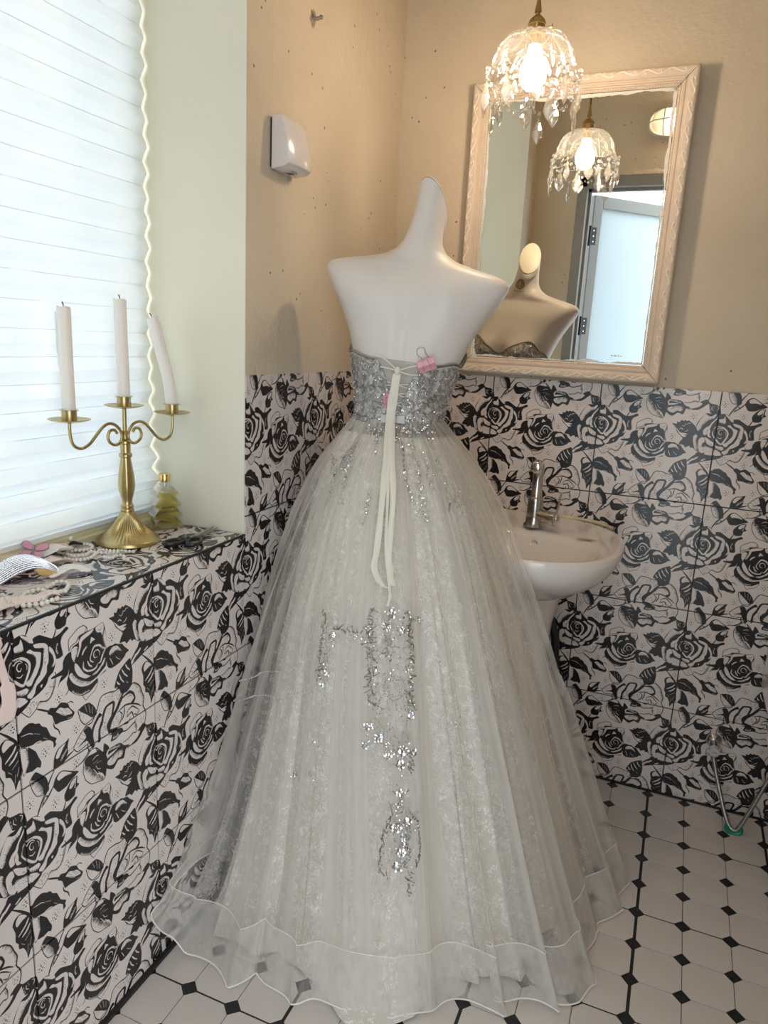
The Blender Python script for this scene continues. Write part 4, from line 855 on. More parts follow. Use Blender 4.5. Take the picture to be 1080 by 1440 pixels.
def tap():
    t = thing('mixer_tap', 'chrome single lever mixer tap standing on the white basin', 'tap', (.508, -.150, .7868))
    MB().lathe([(0, 0), (.027, 0), (.0275, .003), (.025, .007), (.0225, .010), (.0215, .03), (.0205, .07), (.0195, .078), (.016, .082), (0, .083)], 28).build('tap_body', old_chrome, t)
    MB().lathe([(.0148, .080), (.0148, .094), (.0138, .096), (.0138, .150), (.0148, .152), (.0148, .160), (.010, .166), (0, .167)], 24).build('spout_tube', chrome, t)
    h = MB().tube([(0, .010, .160), (0, -.004, .166), (0, -.020, .168), (0, -.034, .166)], [.010, .0155, .0165, .0168], 20).ball((0, -.034, .166), .0168, 20, 10, (1, .55, 1)).build('spray_head', chrome, t)
    MB().tube([(.010, -.003, .034), (.034, -.012, .032), (.050, -.018, .031)], [.0165, .017, .0175], 20).build('side_arm', old_chrome, t)
    MB().tube([(.050, -.018, .031), (.060, -.0215, .0305)], .0185, 20).ball((.062, -.022, .0304), .018, 16, 8, (.5, 1, 1)).build('lever_cap', chrome, t)
    MB().tube([(.060, -.0215, .040), (.064, -.020, .065), (.066, -.018, .090), (.069, -.018, .104)], [.0066, .0056, .0064, .0054], 12, flat=.5).build('lever', chrome, t)
tap()

# ------------------------------------------------------------------ angle valve, braided hose, toilet at the picture's edge
def plumbing():
    v = thing('angle_valve', 'chrome angle valve with round wall flange low on the rose tiles', 'valve', (1.046, 0, .206))
    f = MB().lathe([(0, .0), (.0225, .0), (.0215, .004), (.016, .010), (.0125, .014), (0, .014)], 24).build('wall_flange', chrome, v); f.rotation_euler = (R(90), 0, 0); f.location = (0, -.0005, 0)
    MB().tube([(0, -.010, 0), (.001, -.046, -.003)], .0105, 16).tube([(.001, -.034, -.002), (.004, -.036, -.034)], .008, 14).build('valve_body', old_chrome, v)
    k = MB().tube([(.001, -.044, -.003), (.001, -.060, -.006)], [.0125, .0138], 18).build('knob', mat('clear_plastic', (.62, .62, .62), .15), v)
    MB().tube([(-.004, -.0604, -.008), (-.002, -.0606, -.002), (.001, -.0606, -.008), (.003, -.0606, -.002), (.006, -.0604, -.008)], .0009, 5).build('blue_mark', blue_ink, k)
    P = catmull([(1.050, -.036, .172), (1.066, -.052, .12), (1.092, -.082, .05), (1.108, -.097, .018), (1.120, -.102, .0095), (1.131, -.101, .016), (1.150, -.100, .072), (1.176, -.100, .165), (1.215, -.10, .27), (1.235, -.10, .36)], 10)
    h = tag(MB().tube(P, .0058, 12).build('braided_hose', steel), 'braided steel hose looping from the wall valve down to the floor', 'hose')
    c = MB(); n = 300
    for s in (0, PI):
        pts = []
        for i in range(n):
            f_ = i / (n - 1) * (len(P) - 1); j = min(int(f_), len(P) - 2); p = P[j].lerp(P[j + 1], f_ - j); d = (P[j + 1] - P[j]).normalized(); s1 = d.cross(Vector((0, 1, .1))).normalized(); s2 = d.cross(s1); a = i * .75 + s
            pts.append(p + (s1 * math.cos(a) + s2 * math.sin(a)) * .0059)
        c.tube(pts, .0005, 3)
    c.build('braid_wire', steel, h)
    cap = MB(); c2 = Vector((1.121, -.1015, .0125))
    cap.tube([c2 + Vector((.017 * math.cos(a), .003 * math.sin(a), .0105 * math.sin(a))) for a in [R(x) for x in range(150, 425, 15)]], .0062, 10, flat=1.3)
    tag(cap.build('hose_clip', green_plastic), 'green plastic clip around the hose bend on the floor', 'clip')
    t = thing('toilet', 'white ceramic toilet whose rim just enters the frame at the right', 'toilet', (1.322, -.36, 0))
    n = 48
    def loft(rings, name, m=ceramic):
        mb = MB()
        for a, b, dy, z in rings:
            for k in range(n): x, y = sup(a, b, 2.3, k, n); mb.v.append((x, y + dy, z))
        for i in range(len(rings) - 1):
            for k in range(n): mb.f.append((i * n + k, i * n + (k + 1) % n, (i + 1) * n + (k + 1) % n, (i + 1) * n + k))
        mb.f.append(tuple(range(n))[::-1]); mb.f.append(tuple((len(rings) - 1) * n + k for k in range(n))); return mb.build(name, m, t)
    loft([(.10, .19, .03, 0), (.102, .19, .03, .02), (.085, .16, .03, .12), (.10, .17, .02, .20), (.15, .21, .0, .29), (.182, .235, 0, .345), (.188, .24, 0, .375), (.186, .238, 0, .388)], 'bowl')
    loft([(.190, .242, 0, .390), (.199, .250, 0, .396), (.201, .252, 0, .404), (.196, .247, 0, .409)], 'seat', white_plastic)
    loft([(.195, .246, 0, .410), (.201, .252, 0, .418), (.200, .250, 0, .428), (.180, .235, 0, .436), (.1, .15, 0, .438)], 'lid', white_plastic)
    bevel(MB().box((-.19, .165, .395), (.19, .340, .74)).build('tank', ceramic, t), .02, 4); bevel(MB().box((-.195, .160, .741), (.195, .345, .775)).build('tank_lid', ceramic, t), .008, 3)
plumbing()

# ------------------------------------------------------------------ mannequin
MX, MY, WZ = .247, -.538, 1.085                 # where the waist stands
FA = R(103); U = Vector((math.sin(FA), -math.cos(FA), 0)); V = Vector((math.cos(FA), math.sin(FA), 0))   # right of its back, and the way it faces
ROLL = Matrix.Translation((MX, MY, WZ)) @ Matrix.Rotation(R(4.6), 4, V) @ Matrix.Translation((-MX, -MY, -WZ))
TZ = [.98, 1.03, 1.085, 1.12, 1.16, 1.20, 1.235, 1.265, 1.30, 1.33, 1.352, 1.370, 1.385, 1.397, 1.407, 1.416, 1.424, 1.434, 1.448, 1.465, 1.49, 1.52, 1.56, 1.60]
TW = [.135, .110, .095, .098, .106, .114, .124, .134, .150, .167, .180, .190, .198, .199, .192, .165, .120, .080, .055, .0425, .0375, .0345, .0345, .0345]
TF = [.112, .090, .082, .086, .098, .112, .122, .118, .098, .082, .072, .064, .056, .050, .045, .043, .042, .042, .042, .042, .040, .039, .037, .035]
TB = [.125, .090, .074, .072, .076, .082, .086, .088, .086, .082, .078, .073, .067, .061, .056, .053, .050, .048, .046, .044, .041, .039, .037, .035]
TE = [2.1, 2.1, 2.1, 2.1, 2.15, 2.2, 2.3, 2.3, 2.4, 2.6, 2.9, 3.1, 3.2, 3.1, 2.8, 2.4, 2.1, 2.0, 2.0, 2, 2, 2, 2, 2]
def body(phi, z, off=0.0, tilt=True):
    """phi 0 = right of the back, 90 = front; z measured before the neck slant"""
    g = lambda T: float(np.interp(z, TZ, T))
    c, s = math.cos(phi), math.sin(phi); e = 2 / g(TE)
    u = (g(TW) + off) * math.copysign(abs(c) ** e, c); d = g(TF) if s > 0 else g(TB)
    v = (d + off) * math.copysign(abs(s) ** e, s)
    # bust, shoulder blades and the spine furrow
    v += .030 * math.exp(-((z - 1.235) / .042) ** 2) * (math.exp(-((phi - R(58)) / .36) ** 2) + math.exp(-((phi - R(122)) / .36) ** 2))
    v -= .016 * math.exp(-((z - 1.235) / .05) ** 2) * math.exp(-((phi - R(90)) / .20) ** 2)
    if s < 0:
        v += .010 * math.exp(-((z - 1.27) / .13) ** 2) * math.exp(-(u / .016) ** 2)
        v -= .011 * math.exp(-((z - 1.345) / .05) ** 2) * (math.exp(-((u - .075) / .04) ** 2) + math.exp(-((u + .075) / .04) ** 2))
    else:
        v += .006 * math.exp(-((z - 1.425) / .012) ** 2) * math.exp(-((abs(u) - .07) / .05) ** 2)
    v += .018 * sstep(1.40, 1.60, z); u += .010 * sstep(1.42, 1.58, z); zz = z
    if tilt:
        k = sstep(1.47, 1.60, z) * 1.45; zz = z - k * (v * .90 + u * .43 - .018) - .036 * k
    p = ROLL @ (Vector((MX, MY, zz)) + U * u + V * v); return p
def mannequin():
    t = thing('dress_mannequin', 'headless white mannequin bust, seen from behind, wearing the gown', 'mannequin', (MX, MY, 0))
    T = Matrix.Translation((-MX, -MY, 0)); n = 120; zs = []
    z = .99
    while z < 1.600: zs.append(z); z += .010 if z < 1.33 or z > 1.47 else .0035
    zs.append(1.6); mb = MB()
    for z in zs:
        for k in range(n): mb.v.append(tuple(T @ body(2 * PI * k / n, z)))
    for i in range(len(zs) - 1):
        for k in range(n): mb.f.append((i * n + k, i * n + (k + 1) % n, (i + 1) * n + (k + 1) % n, (i + 1) * n + k))
    mb.f.append(tuple(range(n))[::-1]); mb.f.append(tuple((len(zs) - 1) * n + k for k in range(n)))
    b = mb.build('bust', mannequin_skin, t)
    sm = b.modifiers.new('smooth', 'SMOOTH'); sm.iterations = 3; sm.factor = .5
    cp = MB(); ring = [T @ body(2 * PI * k / n, 1.6) for k in range(n)]; c = sum(ring, Vector()) / n; nr = (ring[0] - c).cross(ring[30] - c).normalized(); nr = nr if nr.z > 0 else -nr
    for f_, h in ((1.0, .0), (1.0, .0012), (.97, .002)): cp.v += [tuple(c + (p - c) * f_ + nr * h) for p in ring]
    for i in range(2):
        for k in range(n): cp.f.append((i * n + k, i * n + (k + 1) % n, (i + 1) * n + (k + 1) % n, (i + 1) * n + k))
    cp.f.append(tuple(2 * n + k for k in range(n))); cp.build('neck_cap', mannequin_cap, t)
    # printed round emblem on the front of the neck with a line of tiny letters below
    em = MB()
    def on(a, h): return T @ body(R(90) + a / .040, 1.460 + h, .0006)
    def ln(pts, r): em.tube([on(a, h) for a, h in pts], r, 4)
    ln([(.0125 * math.cos(x * PI / 10), .0150 * math.sin(x * PI / 10) * (1 + .06 * math.sin(x * 3))) for x in range(21)], .0013)
    ln([(.0075 * math.cos(x * PI / 8), .0095 * math.sin(x * PI / 8)) for x in range(17)], .0010)
    for sg in (-1, 1): ln([(sg * .002, .006), (sg * .005, .002), (sg * .002, -.002), (sg * .004, -.007)], .0011)
    for k in range(10): a = 2 * PI * k / 10; ln([(.0075 * math.cos(a), .0095 * math.sin(a)), (.0125 * math.cos(a + .3), .0150 * math.sin(a + .3))], .0008)
    for k in range(6): ln([(-.010 + .0036 * k, -.0245), (-.0088 + .0036 * k, -.0215), (-.0076 + .0036 * k, -.0245)], .0006)
    em.build('printed_emblem', emblem_brown, t)
    MB().tube([(0, 0, .02), (0, 0, 1.02)], .016, 16).build('stand_pole', chrome, t)
    MB().lathe([(0, 0), (.15, 0), (.15, .006), (.03, .016), (0, .02)], 40).build('stand_base', chrome, t)
mannequin()

# ------------------------------------------------------------------ gown
#SK>
HA = np.radians([-126, -111, -90, -77, -60, -45, -35, -24, -13, 3, 20, 31, 60, 90, 133, 165, 180, 200, 218, 234])
HR = np.array([.70, .58, .525, .490, .475, .500, .525, .48, .445, .490, .475, .45, .38, .36, .40, .365, .36, .40, .53, .71])
FZ = [0, .15, .32, .45, .58, .70, .79, .88, .95, 1.0, 1.04, 1.066, 1.085]
FF = [1, .895, .785, .705, .625, .54, .462, .372, .283, .195, .105, .042, 0]
SUR = (math.sin(math.radians(103)), -math.cos(math.radians(103)))
def skirt(th, t, s=1.0, amp=1.0, ph=0.0, off=0.0):
    """point on the skirt; th direction from the skirt's middle, t 0 at the waist, 1 at the hem"""
    th = np.asarray(th, float); t = np.asarray(t, float)
    a = (th + np.radians(126)) % (2 * np.pi) - np.radians(126)
    Rh = np.interp(a, HA, HR) * s
    z = 1.085 * (1 - t)
    fr = np.interp(z, FZ, FF) ** (1 + 2.6 * np.clip(Rh / s - .50, 0, .2))
    cu = np.cos(th) * SUR[0] + np.sin(th) * SUR[1]; r0 = .103 * np.sqrt(cu ** 2 + (1 - cu ** 2) * .60)
    r = r0 + (Rh - r0) * fr
    tw = th + .11 * np.sin(3 * th + 1 + ph) + .05 * np.sin(7 * th + 2 * ph)
    A = amp * (.0015 + .019 * np.clip(t, 0, 1) ** 1.1) * (.45 + .75 * np.sin(2.5 * th + .8 + ph) ** 2)
    w1 = 23 * tw + .5 * np.sin(3.1 * t + 2 * th) + ph; w2 = 41 * tw + 2.1 + ph * 2
    g = .9 * (1 - 2 * np.abs(np.sin(w1 / 2)) ** .8) + .35 * np.cos(w2) + .35 * np.cos(9 * tw + ph) * t
    r = r + A * g + off
    th2 = th + 1.15 * A / np.maximum(r, .05) * np.cos(w1) * np.clip(t * 1.6, 0, 1)
    k = t ** 1.25
    x = .247 + (.38 - .247) * k + r * np.cos(th2); y = -.538 + (.018) * k + r * np.sin(th2)
    z = z + .004 + .006 * amp * np.clip(t - .8, 0, 1) * 5 * (1 + np.cos(w1 / 2 + 1)) * .5
    lim = .006 + (1 - s) * .05; z = z + 1.6 * np.clip(lim + .04 - x, 0, .12) * (.5 - .5 * np.cos(np.pi * np.clip((-.70 - y) / .3, 0, 1))) * np.clip((t - .5) / .5, 0, 1) ** 2; x = np.where(x < lim + .02, lim + .02 * np.exp((x - lim - .02) / .02), x)
    # pressed flat where the basin, its pedestal and the back wall stand behind it
    yl = np.where(z < .83, np.where(z > .55, -.515, -.515 + np.clip((.55 - z) / .3, 0, 1) * .24), -.515 + np.clip((z - .83) / .06, 0, 1) * .40)
    yl = np.where(x < .16, yl + np.clip((.16 - x) / .1, 0, 1) * .42, yl)
    yl = np.where(x > .74, yl + np.clip((x - .74) / .06, 0, 1) * .45, yl)
    yl = np.minimum(yl, -.03)
    y = np.where(y > yl - .03, yl - .03 * np.exp(-(y - yl + .03) / .03), y)
    return x, y, z
#SK<
def skirt_mesh(name, m, parent, s, amp, ph, t0, t1, nt_=64, n=760, off=0.0, th0=None, th1=None, fn=None):
    closed = th0 is None
    TH = np.linspace(0, 2 * np.pi, n, endpoint=False) if closed else np.linspace(th0, th1, n)
    TT_ = t0 + (t1 - t0) * (np.linspace(0, 1, nt_))
    th, t = np.meshgrid(TH, TT_)
    x, y, z = skirt(th, t, s, amp, ph, off)
    if fn: x, y, z = fn(th, t, x, y, z)
    v = np.stack([x - MX, y - MY, z], -1).reshape(-1, 3)
    c = n if closed else n - 1
    i = np.arange(nt_ - 1)[:, None] * n; k = np.arange(c)[None, :]; k2 = (k + 1) % n
    f = np.stack([i + k, i + n + k, i + n + k2, i + k2], -1).reshape(-1, 4)
    me = bpy.data.meshes.new(name); me.vertices.add(len(v)); me.vertices.foreach_set('co', v.astype(np.float32).ravel())
    me.loops.add(f.size); me.loops.foreach_set('vertex_index', f.astype(np.int32).ravel())
    me.polygons.add(len(f)); me.polygons.foreach_set('loop_start', np.arange(0, f.size, 4, dtype=np.int32)); me.polygons.foreach_set('loop_total', np.full(len(f), 4, np.int32))
    me.update(calc_edges=True); me.validate()
    uvl = me.uv_layers.new(name='UVMap'); kk = np.broadcast_to(k, (nt_ - 1, c)); 
    U_ = np.stack([kk, kk, kk + 1, kk + 1], -1) / n; Vv = np.broadcast_to(np.stack([np.arange(nt_ - 1), np.arange(1, nt_), np.arange(1, nt_), np.arange(nt_ - 1)], -1)[:, None, :] / nt_, U_.shape)
    uvl.data.foreach_set('uv', np.stack([U_, Vv], -1).astype(np.float32).ravel())
    me.materials.append(m); me.shade_smooth(); return link(name, me, parent)
MOTIF = [('f',0.011,[(4.986,0.3283)]),('f',0.009,[(4.946,0.3509)]),('f',0.008,[(5.059,0.3559)]),('f',0.006,[(5.163,0.3383)]),('f',0.006,[(5.203,0.3434)]),('f',0.005,[(5.123,0.3584)]),('f',0.008,[(4.833,0.5238)]),('f',0.008,[(4.825,0.5564)]),('f',0.011,[(5.01,0.5614)]),('f',0.01,[(4.986,0.584)]),('f',0.009,[(4.89,0.5414)]),('f',0.008,[(5.075,0.5639)]),('f',0.008,[(5.075,0.5013)]),('f',0.007,[(4.93,0.5714)]),('f',0.009,[(4.97,0.6316)]),('f',0.007,[(4.97,0.6541)]),('f',0.012,[(4.946,0.6892)]),('f',0.01,[(5.002,0.6817)]),('f',0.009,[(4.962,0.7318)]),('f',0.011,[(4.946,0.7544)]),('f',0.008,[(4.978,0.7143)]),('f',0.006,[(4.624,0.3784)]),('f',0.005,[(4.769,0.3734)]),('f',0.006,[(4.584,0.4436)]),('f',0.006,[(4.576,0.4637)]),('f',0.005,[(4.544,0.5639)]),('f',0.005,[(4.471,0.6366)]),('f',0.005,[(5.34,0.5038)]),('f',0.004,[(5.3,0.5188)]),('f',0.004,[(4.536,0.6216)]),('f',0.004,[(3.257,0.5815)]),('s',0.022,[(4.986,0.3208),(4.978,0.3509),(4.962,0.3759)]),('s',0.006,[(4.849,0.3409),(4.833,0.3659),(4.817,0.3835)]),('s',0.006,[(5.115,0.3258),(5.115,0.3734)]),('g',0.012,[(4.858,0.3233),(4.858,0.3759),(4.841,0.4486),(4.866,0.4962)]),('g',0.012,[(5.115,0.3358),(5.107,0.4085),(5.075,0.4937)]),('g',0.01,[(4.946,0.3759),(4.962,0.411)]),('g',0.006,[(5.002,0.7669),(4.986,0.8095)]),('g',0.008,[(4.624,0.3684),(4.761,0.3659),(4.858,0.3659)]),('g',0.008,[(4.536,0.3434),(4.544,0.391),(4.552,0.4637)]),('g',0.008,[(5.059,0.5689),(5.035,0.604)]),('g',0.006,[(5.002,0.6942),(4.978,0.7619)]),('p',0,[(5.043,0.4536),(5.035,0.4637),(5.01,0.4712),(4.978,0.4762),(4.954,0.4737),(4.93,0.4662),(4.922,0.4561),(4.93,0.4461),(4.954,0.4361),(4.986,0.4336),(5.018,0.4361),(5.035,0.4436),(5.043,0.4536)]),('p',0,[(5.01,0.4612),(5.002,0.4662),(4.986,0.4687),(4.97,0.4687),(4.954,0.4662),(4.946,0.4612),(4.946,0.4561),(4.946,0.4486),(4.962,0.4436),(4.978,0.4411),(4.994,0.4411),(5.01,0.4411),(5.018,0.4461)]),('p',0,[(4.938,0.3634),(4.962,0.3835),(5.035,0.386)]),('p',0,[(4.962,0.381),(4.922,0.3935),(4.874,0.411)]),('p',0,[(4.922,0.4662),(4.898,0.4787),(4.882,0.4962)]),('p',0,[(5.043,0.4637),(5.059,0.4837),(5.051,0.5013)]),('p',0,[(4.874,0.5088),(4.914,0.5263),(4.906,0.5514),(4.93,0.5714)]),('p',0,[(5.043,0.5063),(5.026,0.5313),(5.051,0.5489)]),('p',0,[(4.962,0.5363),(4.994,0.5414)]),('p',0,[(4.423,0.3835),(4.415,0.4135),(4.431,0.4436),(3.152,0.6566),(4.52,0.4862)]),('p',0,[(4.528,0.4236),(4.576,0.4361)]),('p',0,[(4.97,0.6416),(4.986,0.6591),(4.954,0.6692)]),('g',0.003,[(4.93,0.6692),(4.898,0.6967),(4.874,0.7368),(4.874,0.7669),(4.906,0.7794)]),('g',0.003,[(5.018,0.6667),(5.059,0.6817),(5.075,0.7193),(5.059,0.7419),(5.026,0.7619)]),('p',0,[(5.043,0.6667),(5.067,0.6942),(5.075,0.7293)]),('s',0.008,[(4.882,0.5414),(4.93,0.5564),(5.002,0.5664),(5.059,0.5564)]),('s',0.006,[(4.938,0.6842),(4.986,0.6892)]),('s',0.006,[(4.858,0.5163),(4.89,0.5338)]),('c',0.03,[(4.986,0.3358),(4.978,0.411),(4.97,0.4962),(4.954,0.5564),(4.986,0.5865)]),('c',0.018,[(4.97,0.6241),(4.97,0.6892),(4.962,0.7669)]),('c',0.012,[(4.866,0.3409),(4.858,0.4135),(4.874,0.4962)]),('c',0.012,[(5.115,0.3484),(5.099,0.4211),(5.067,0.5063)]),('c',0.014,[(4.584,0.3759),(4.576,0.4261),(4.576,0.4687)]),('c',0.02,[(3.965,0.0777),(4.294,0.1504)]),('c',0.02,[(5.726,0.1078),(5.678,0.1554)]),('s',0.02,[(4.222,0.0326),(4.262,0.0602),(4.415,0.0877)]),('s',0.011,[(4.391,0.0877),(4.455,0.1303),(4.471,0.1579)]),('s',0.007,[(4.319,0.0526),(4.077,0.0752),(4.399,0.1003)]),('s',0.008,[(4.793,0.1228),(4.769,0.1554),(4.761,0.183)]),('s',0.01,[(4.656,0.0276),(4.753,0.0627)]),('s',0.022,[(5.292,0.0251),(5.316,0.0576),(5.324,0.0877)]),('s',0.012,[(5.324,0.0877),(5.316,0.1303),(5.308,0.1729)]),('s',0.02,[(5.686,0.0226),(5.638,0.0576),(5.646,0.0877)]),('s',0.012,[(5.63,0.0877),(5.614,0.1178),(5.541,0.1554)]),('s',0.016,[(5.477,0.0576),(5.453,0.1178)]),('s',0.008,[(5.147,0.0401),(5.171,0.1078),(5.276,0.1554)]),('s',0.012,[(4.882,0.0276),(5.091,0.0351)]),('s',0.03,[(4.351,0.0201),(5.091,0.0175),(5.871,0.0125)]),('f',0.003,[(4.013,0.1604)]),('f',0.003,[(6.869,0.0777)]),('f',0.003,[(4.52,0.2556)])]
def top_edge(phi):
    """height of the bodice edge around the body: sweetheart in front, a straight band behind"""
    d = abs(((phi - R(90) + PI) % (2 * PI)) - PI)
    front = 1.246 + .038 * math.exp(-((d - R(38)) / R(22)) ** 2) - .012 * math.exp(-(d / R(9)) ** 2)
    back = 1.217 + .010 * math.exp(-((abs(((phi + PI / 2 + PI) % (2 * PI)) - PI) - R(60)) / R(18)) ** 2)
    k = sstep(R(70), R(110), d); return front * (1 - k) + back * k
def gown():
    t = thing('evening_gown', 'strapless ivory tulle ball gown with silver beaded bodice laced at the back', 'gown', (MX, MY, 0))
    T = Matrix.Translation((-MX, -MY, 0)); n = 144
    def shell(name, m, off, g0, rows=26, gap=None, lower=0):
        mb = MB()
        for i in range(rows + 1):
            for k in range(n + (1 if gap else 0)):
                if gap:
                    f_ = k / n; zt = i / rows; gw = gap(zt); phi = -PI / 2 + gw + (2 * PI - 2 * gw) * f_
                else: phi = 2 * PI * k / n
                z = g0 + (top_edge(phi) - lower - g0) * i / rows
                mb.v.append(tuple(T @ body(phi, z, off)))
        w_ = n + (1 if gap else 0)
        for i in range(rows):
            for k in range(n):
                k2 = k + 1 if gap else (k + 1) % n; mb.f.append((i * w_ + k, i * w_ + k2, (i + 1) * w_ + k2, (i + 1) * w_ + k))
        o = mb.build(name, m, t, recalc=False); s = o.modifiers.new('thickness', 'SOLIDIFY'); s.thickness = .0012; s.offset = 1; return o
    shell('bodice_lining', bodice_net, .003, 1.05)
    shell('beaded_bodice', bodice_lace, .0055, 1.075, gap=lambda f: .06 + .30 * f ** 2.2, lower=.004)
    # skirts
    def train(th, tt, x, y, z):
        a = np.exp(-((th - 2 * np.pi + np.radians(82)) / .22) ** 2) * np.clip((tt - .8) / .2, 0, 1) ** 1.5
        return x, y - .115 * a, z * (1 - .8 * a) + .003 * a
    skirt_mesh('lace_underskirt', lace, t, .80, .8, 1.3, .03, .985, 50, 560)
    skirt_mesh('lace_train', lace, t, .86, .6, .4, .03, 1.0, 70, 120, th0=np.radians(238), th1=np.radians(318), fn=train)
    skirt_mesh('inner_tulle', tulle_in, t, .90, 1.1, 2.7, .0, .97)
    skirt_mesh('outer_tulle', tulle_out, t, 1.0, 1.0, 0, .0, 1.0, 72)
    skirt_mesh('hem_band', hem_net, t, 1.0, 1.0, 0, .905, 1.0, 12, off=.0012)
    th = np.linspace(0, 2 * np.pi, 700, endpoint=False)
    for tt, nm, r_ in ((1.0, 'hem_edge', .0016), (.905, 'hem_seam', .0009)):
        x, y, z = skirt(th, tt, 1, 1, 0, .0015); MB().tube([(a - MX, b - MY, c + .001) for a, b, c in zip(x, y, z)], r_, 5, True).build(nm, white_satin, t)
    # beadwork
    r = random.Random(11); sq, bd, gr = MB(), MB(), MB()
    def frame_sk(a, tt, off=.003):
        f_ = lambda a, tt: Vector([float(q) for q in skirt(a, tt, 1, 1, 0, off)])
        p = f_(a, tt); d1 = f_(a + .01, tt) - p; d2 = f_(a, tt + .004) - p; nn = d1.cross(d2).normalized()
        c = Vector((.247 + .133 * tt ** 1.25, -.538 + .018 * tt, p.z))
        if nn.dot(p - c) < 0: nn = -nn
        return p - Vector((MX, MY, 0)), nn
    def disc(mb, p, nn, rad):
        nn = (nn + Vector((r.uniform(-.45, .45), r.uniform(-.45, .45), r.uniform(-.45, .45)))).normalized()
        s = nn.cross(Vector((.3, .2, 1))).normalized(); u = s.cross(nn); o = len(mb.v); a0 = r.random() * 6
        mb.v.append(tuple(p - nn * rad * .12)); mb.v += [tuple(p + (s * math.cos(a0 + k * PI / 3.5) + u * math.sin(a0 + k * PI / 3.5)) * rad + nn * rad * .12) for k in range(7)]
        mb.f += [(o, o + 1 + k, o + 1 + (k + 1) % 7) for k in range(7)]
    def line(pts, step):
        out = []; 
        for (a, b), (c, d) in zip(pts, pts[1:]):
            L = math.hypot((c - a) * .35, (d - b) * 1.09); m_ = max(1, int(L / step)); out += [(a + (c - a) * k / m_, b + (d - b) * k / m_) for k in range(m_)]
        return out
    for kind, w_, pts in MOTIF:
        if kind == 's':       # dense band of sequins and beads
            for a, tt in line(pts, .0032):
                for _ in range(2):
                    q = r.gauss(0, w_ * .5); q2 = r.gauss(0, .004); p, nn = frame_sk(a + q / .35, tt + q2)
                    k = r.random()
                    if k < .36: disc(sq, p, nn, r.uniform(.0016, .0028))
                    elif k < .8: bd.ball(p, r.uniform(.0009, .0014), 6, 4)
                    else: gr.ball(p, r.uniform(.0010, .0015), 5, 4)
        elif kind == 'c':     # loose scatter of beads, sequins and short branches
            for a, tt in line(pts, .0022):
                q = r.gauss(0, w_ * .5); p, nn = frame_sk(a + q / .35, tt + r.gauss(0, .006)); k = r.random()
                if k < .18: disc(sq, p, nn, r.uniform(.0014, .0024))
                elif k < .5: bd.ball(p, r.uniform(.0010, .0016), 6, 4)
                else: gr.ball(p, r.uniform(.0010, .0016), 5, 4)
        elif kind == 'f':     # a flower of sequins
            a, tt = pts[0]
            for k in range(6): p, nn = frame_sk(a + w_ * .55 / .35 * math.cos(k * PI / 3), tt + w_ * .55 / 1.09 * math.sin(k * PI / 3), .004); disc(sq, p, nn, w_ * .42)
            p, nn = frame_sk(a, tt, .005); bd.ball(p, w_ * .22, 7, 5)
            for _ in range(5): p, nn = frame_sk(a + r.gauss(0, w_ * .9) / .35, tt + r.gauss(0, w_ * .9)); disc(sq, p, nn, .0018)
        elif kind == 'p':     # a row of white beads
            for a, tt in line(pts, .0040): p, nn = frame_sk(a, tt); bd.ball(p, .0019, 6, 4)
        elif kind == 'g':     # grey thread branches
            for a, tt in line(pts, .0045):
                p, nn = frame_sk(a + r.gauss(0, w_ * .6) / .35, tt); q, _ = frame_sk(a + r.gauss(0, w_ * .6) / .35, tt + r.uniform(-.012, .006)); gr.tube([p, (p + q) / 2 + nn * .001, q], .0008, 4)
                gr.ball(p, .0015, 5, 4); gr.ball(q, .0012, 5, 4)
    # bodice: curls of beads and scattered sequins over both halves
    def bp_(phi, z): return T @ body(phi, z, .0075)
    for _ in range(3400):
        phi = r.uniform(0, 2 * PI); z = r.uniform(1.078, top_edge(phi) - .006)
        db = abs(((phi + PI / 2 + PI) % (2 * PI)) - PI)
        if db < .08 + .30 * ((z - 1.075) / .14) ** 2.2: continue
        if math.sin(phi * 17 + 3 * math.sin(z * 90)) * math.sin(z * 150 + phi * 5) < -.15 and r.random() < .8: continue
        p = bp_(phi, z); nn = (p - (T @ (ROLL @ Vector((MX, MY, z))))).normalized(); k = r.random()
        if k < .45: disc(sq, p, nn, r.uniform(.0016, .0027))
        elif k < .75: bd.ball(p, r.uniform(.0010, .0017), 6, 4)
        else: gr.ball(p, r.uniform(.0010, .0018), 6, 4)
    for k in range(26):      # curls
        phi = 2 * PI * k / 26 + .1; z0 = 1.10 + .055 * (k % 3) * .8
        if abs(((phi + PI / 2 + PI) % (2 * PI)) - PI) < .45: continue
        for j in range(22):
            a = j * .42; rr = .013 * (1 - j / 26); p = bp_(phi + rr * math.cos(a) / .11, min(z0 + rr * math.sin(a), top_edge(phi) - .008)); (bd if k % 2 else gr).ball(p, .0014, 6, 4)
    k = 0
    while k < 330:          # beaded edge
        phi = 2 * PI * k / 330; k += 1
        if abs(((phi + PI / 2 + PI) % (2 * PI)) - PI) < .42: continue
        z = top_edge(phi); gr.ball(bp_(phi, z - .004), .0019, 6, 4); bd.ball(bp_(phi, z - .0085), .0013, 5, 4)
    for k in range(150):     # waist trim
        phi = 2 * PI * k / 150; gr.ball(bp_(phi, 1.084 + .004 * abs(math.sin(phi * 12))), .0014, 5, 4)
    stuff(sq.build('sequins', sequin, t, False)); stuff(bd.build('white_beads', bead_white, t)); stuff(gr.build('grey_beads', sequin_dull, t))
    # lacing at the back: cords to a knot, long ends hanging
    Bk = lambda a, z, off=.010: T @ body(-PI / 2 + a, z, off)
    kn = Bk(-.02, 1.196, .014)
    c = MB()
    for a, z in ((-.42, 1.222), (.36, 1.215), (-.30, 1.199), (.30, 1.192)): c.tube(catmull([Bk(a, z), Bk(a * .5, z - (.006 if z > 1.21 else .001), .012), kn], 5), .0016, 6)
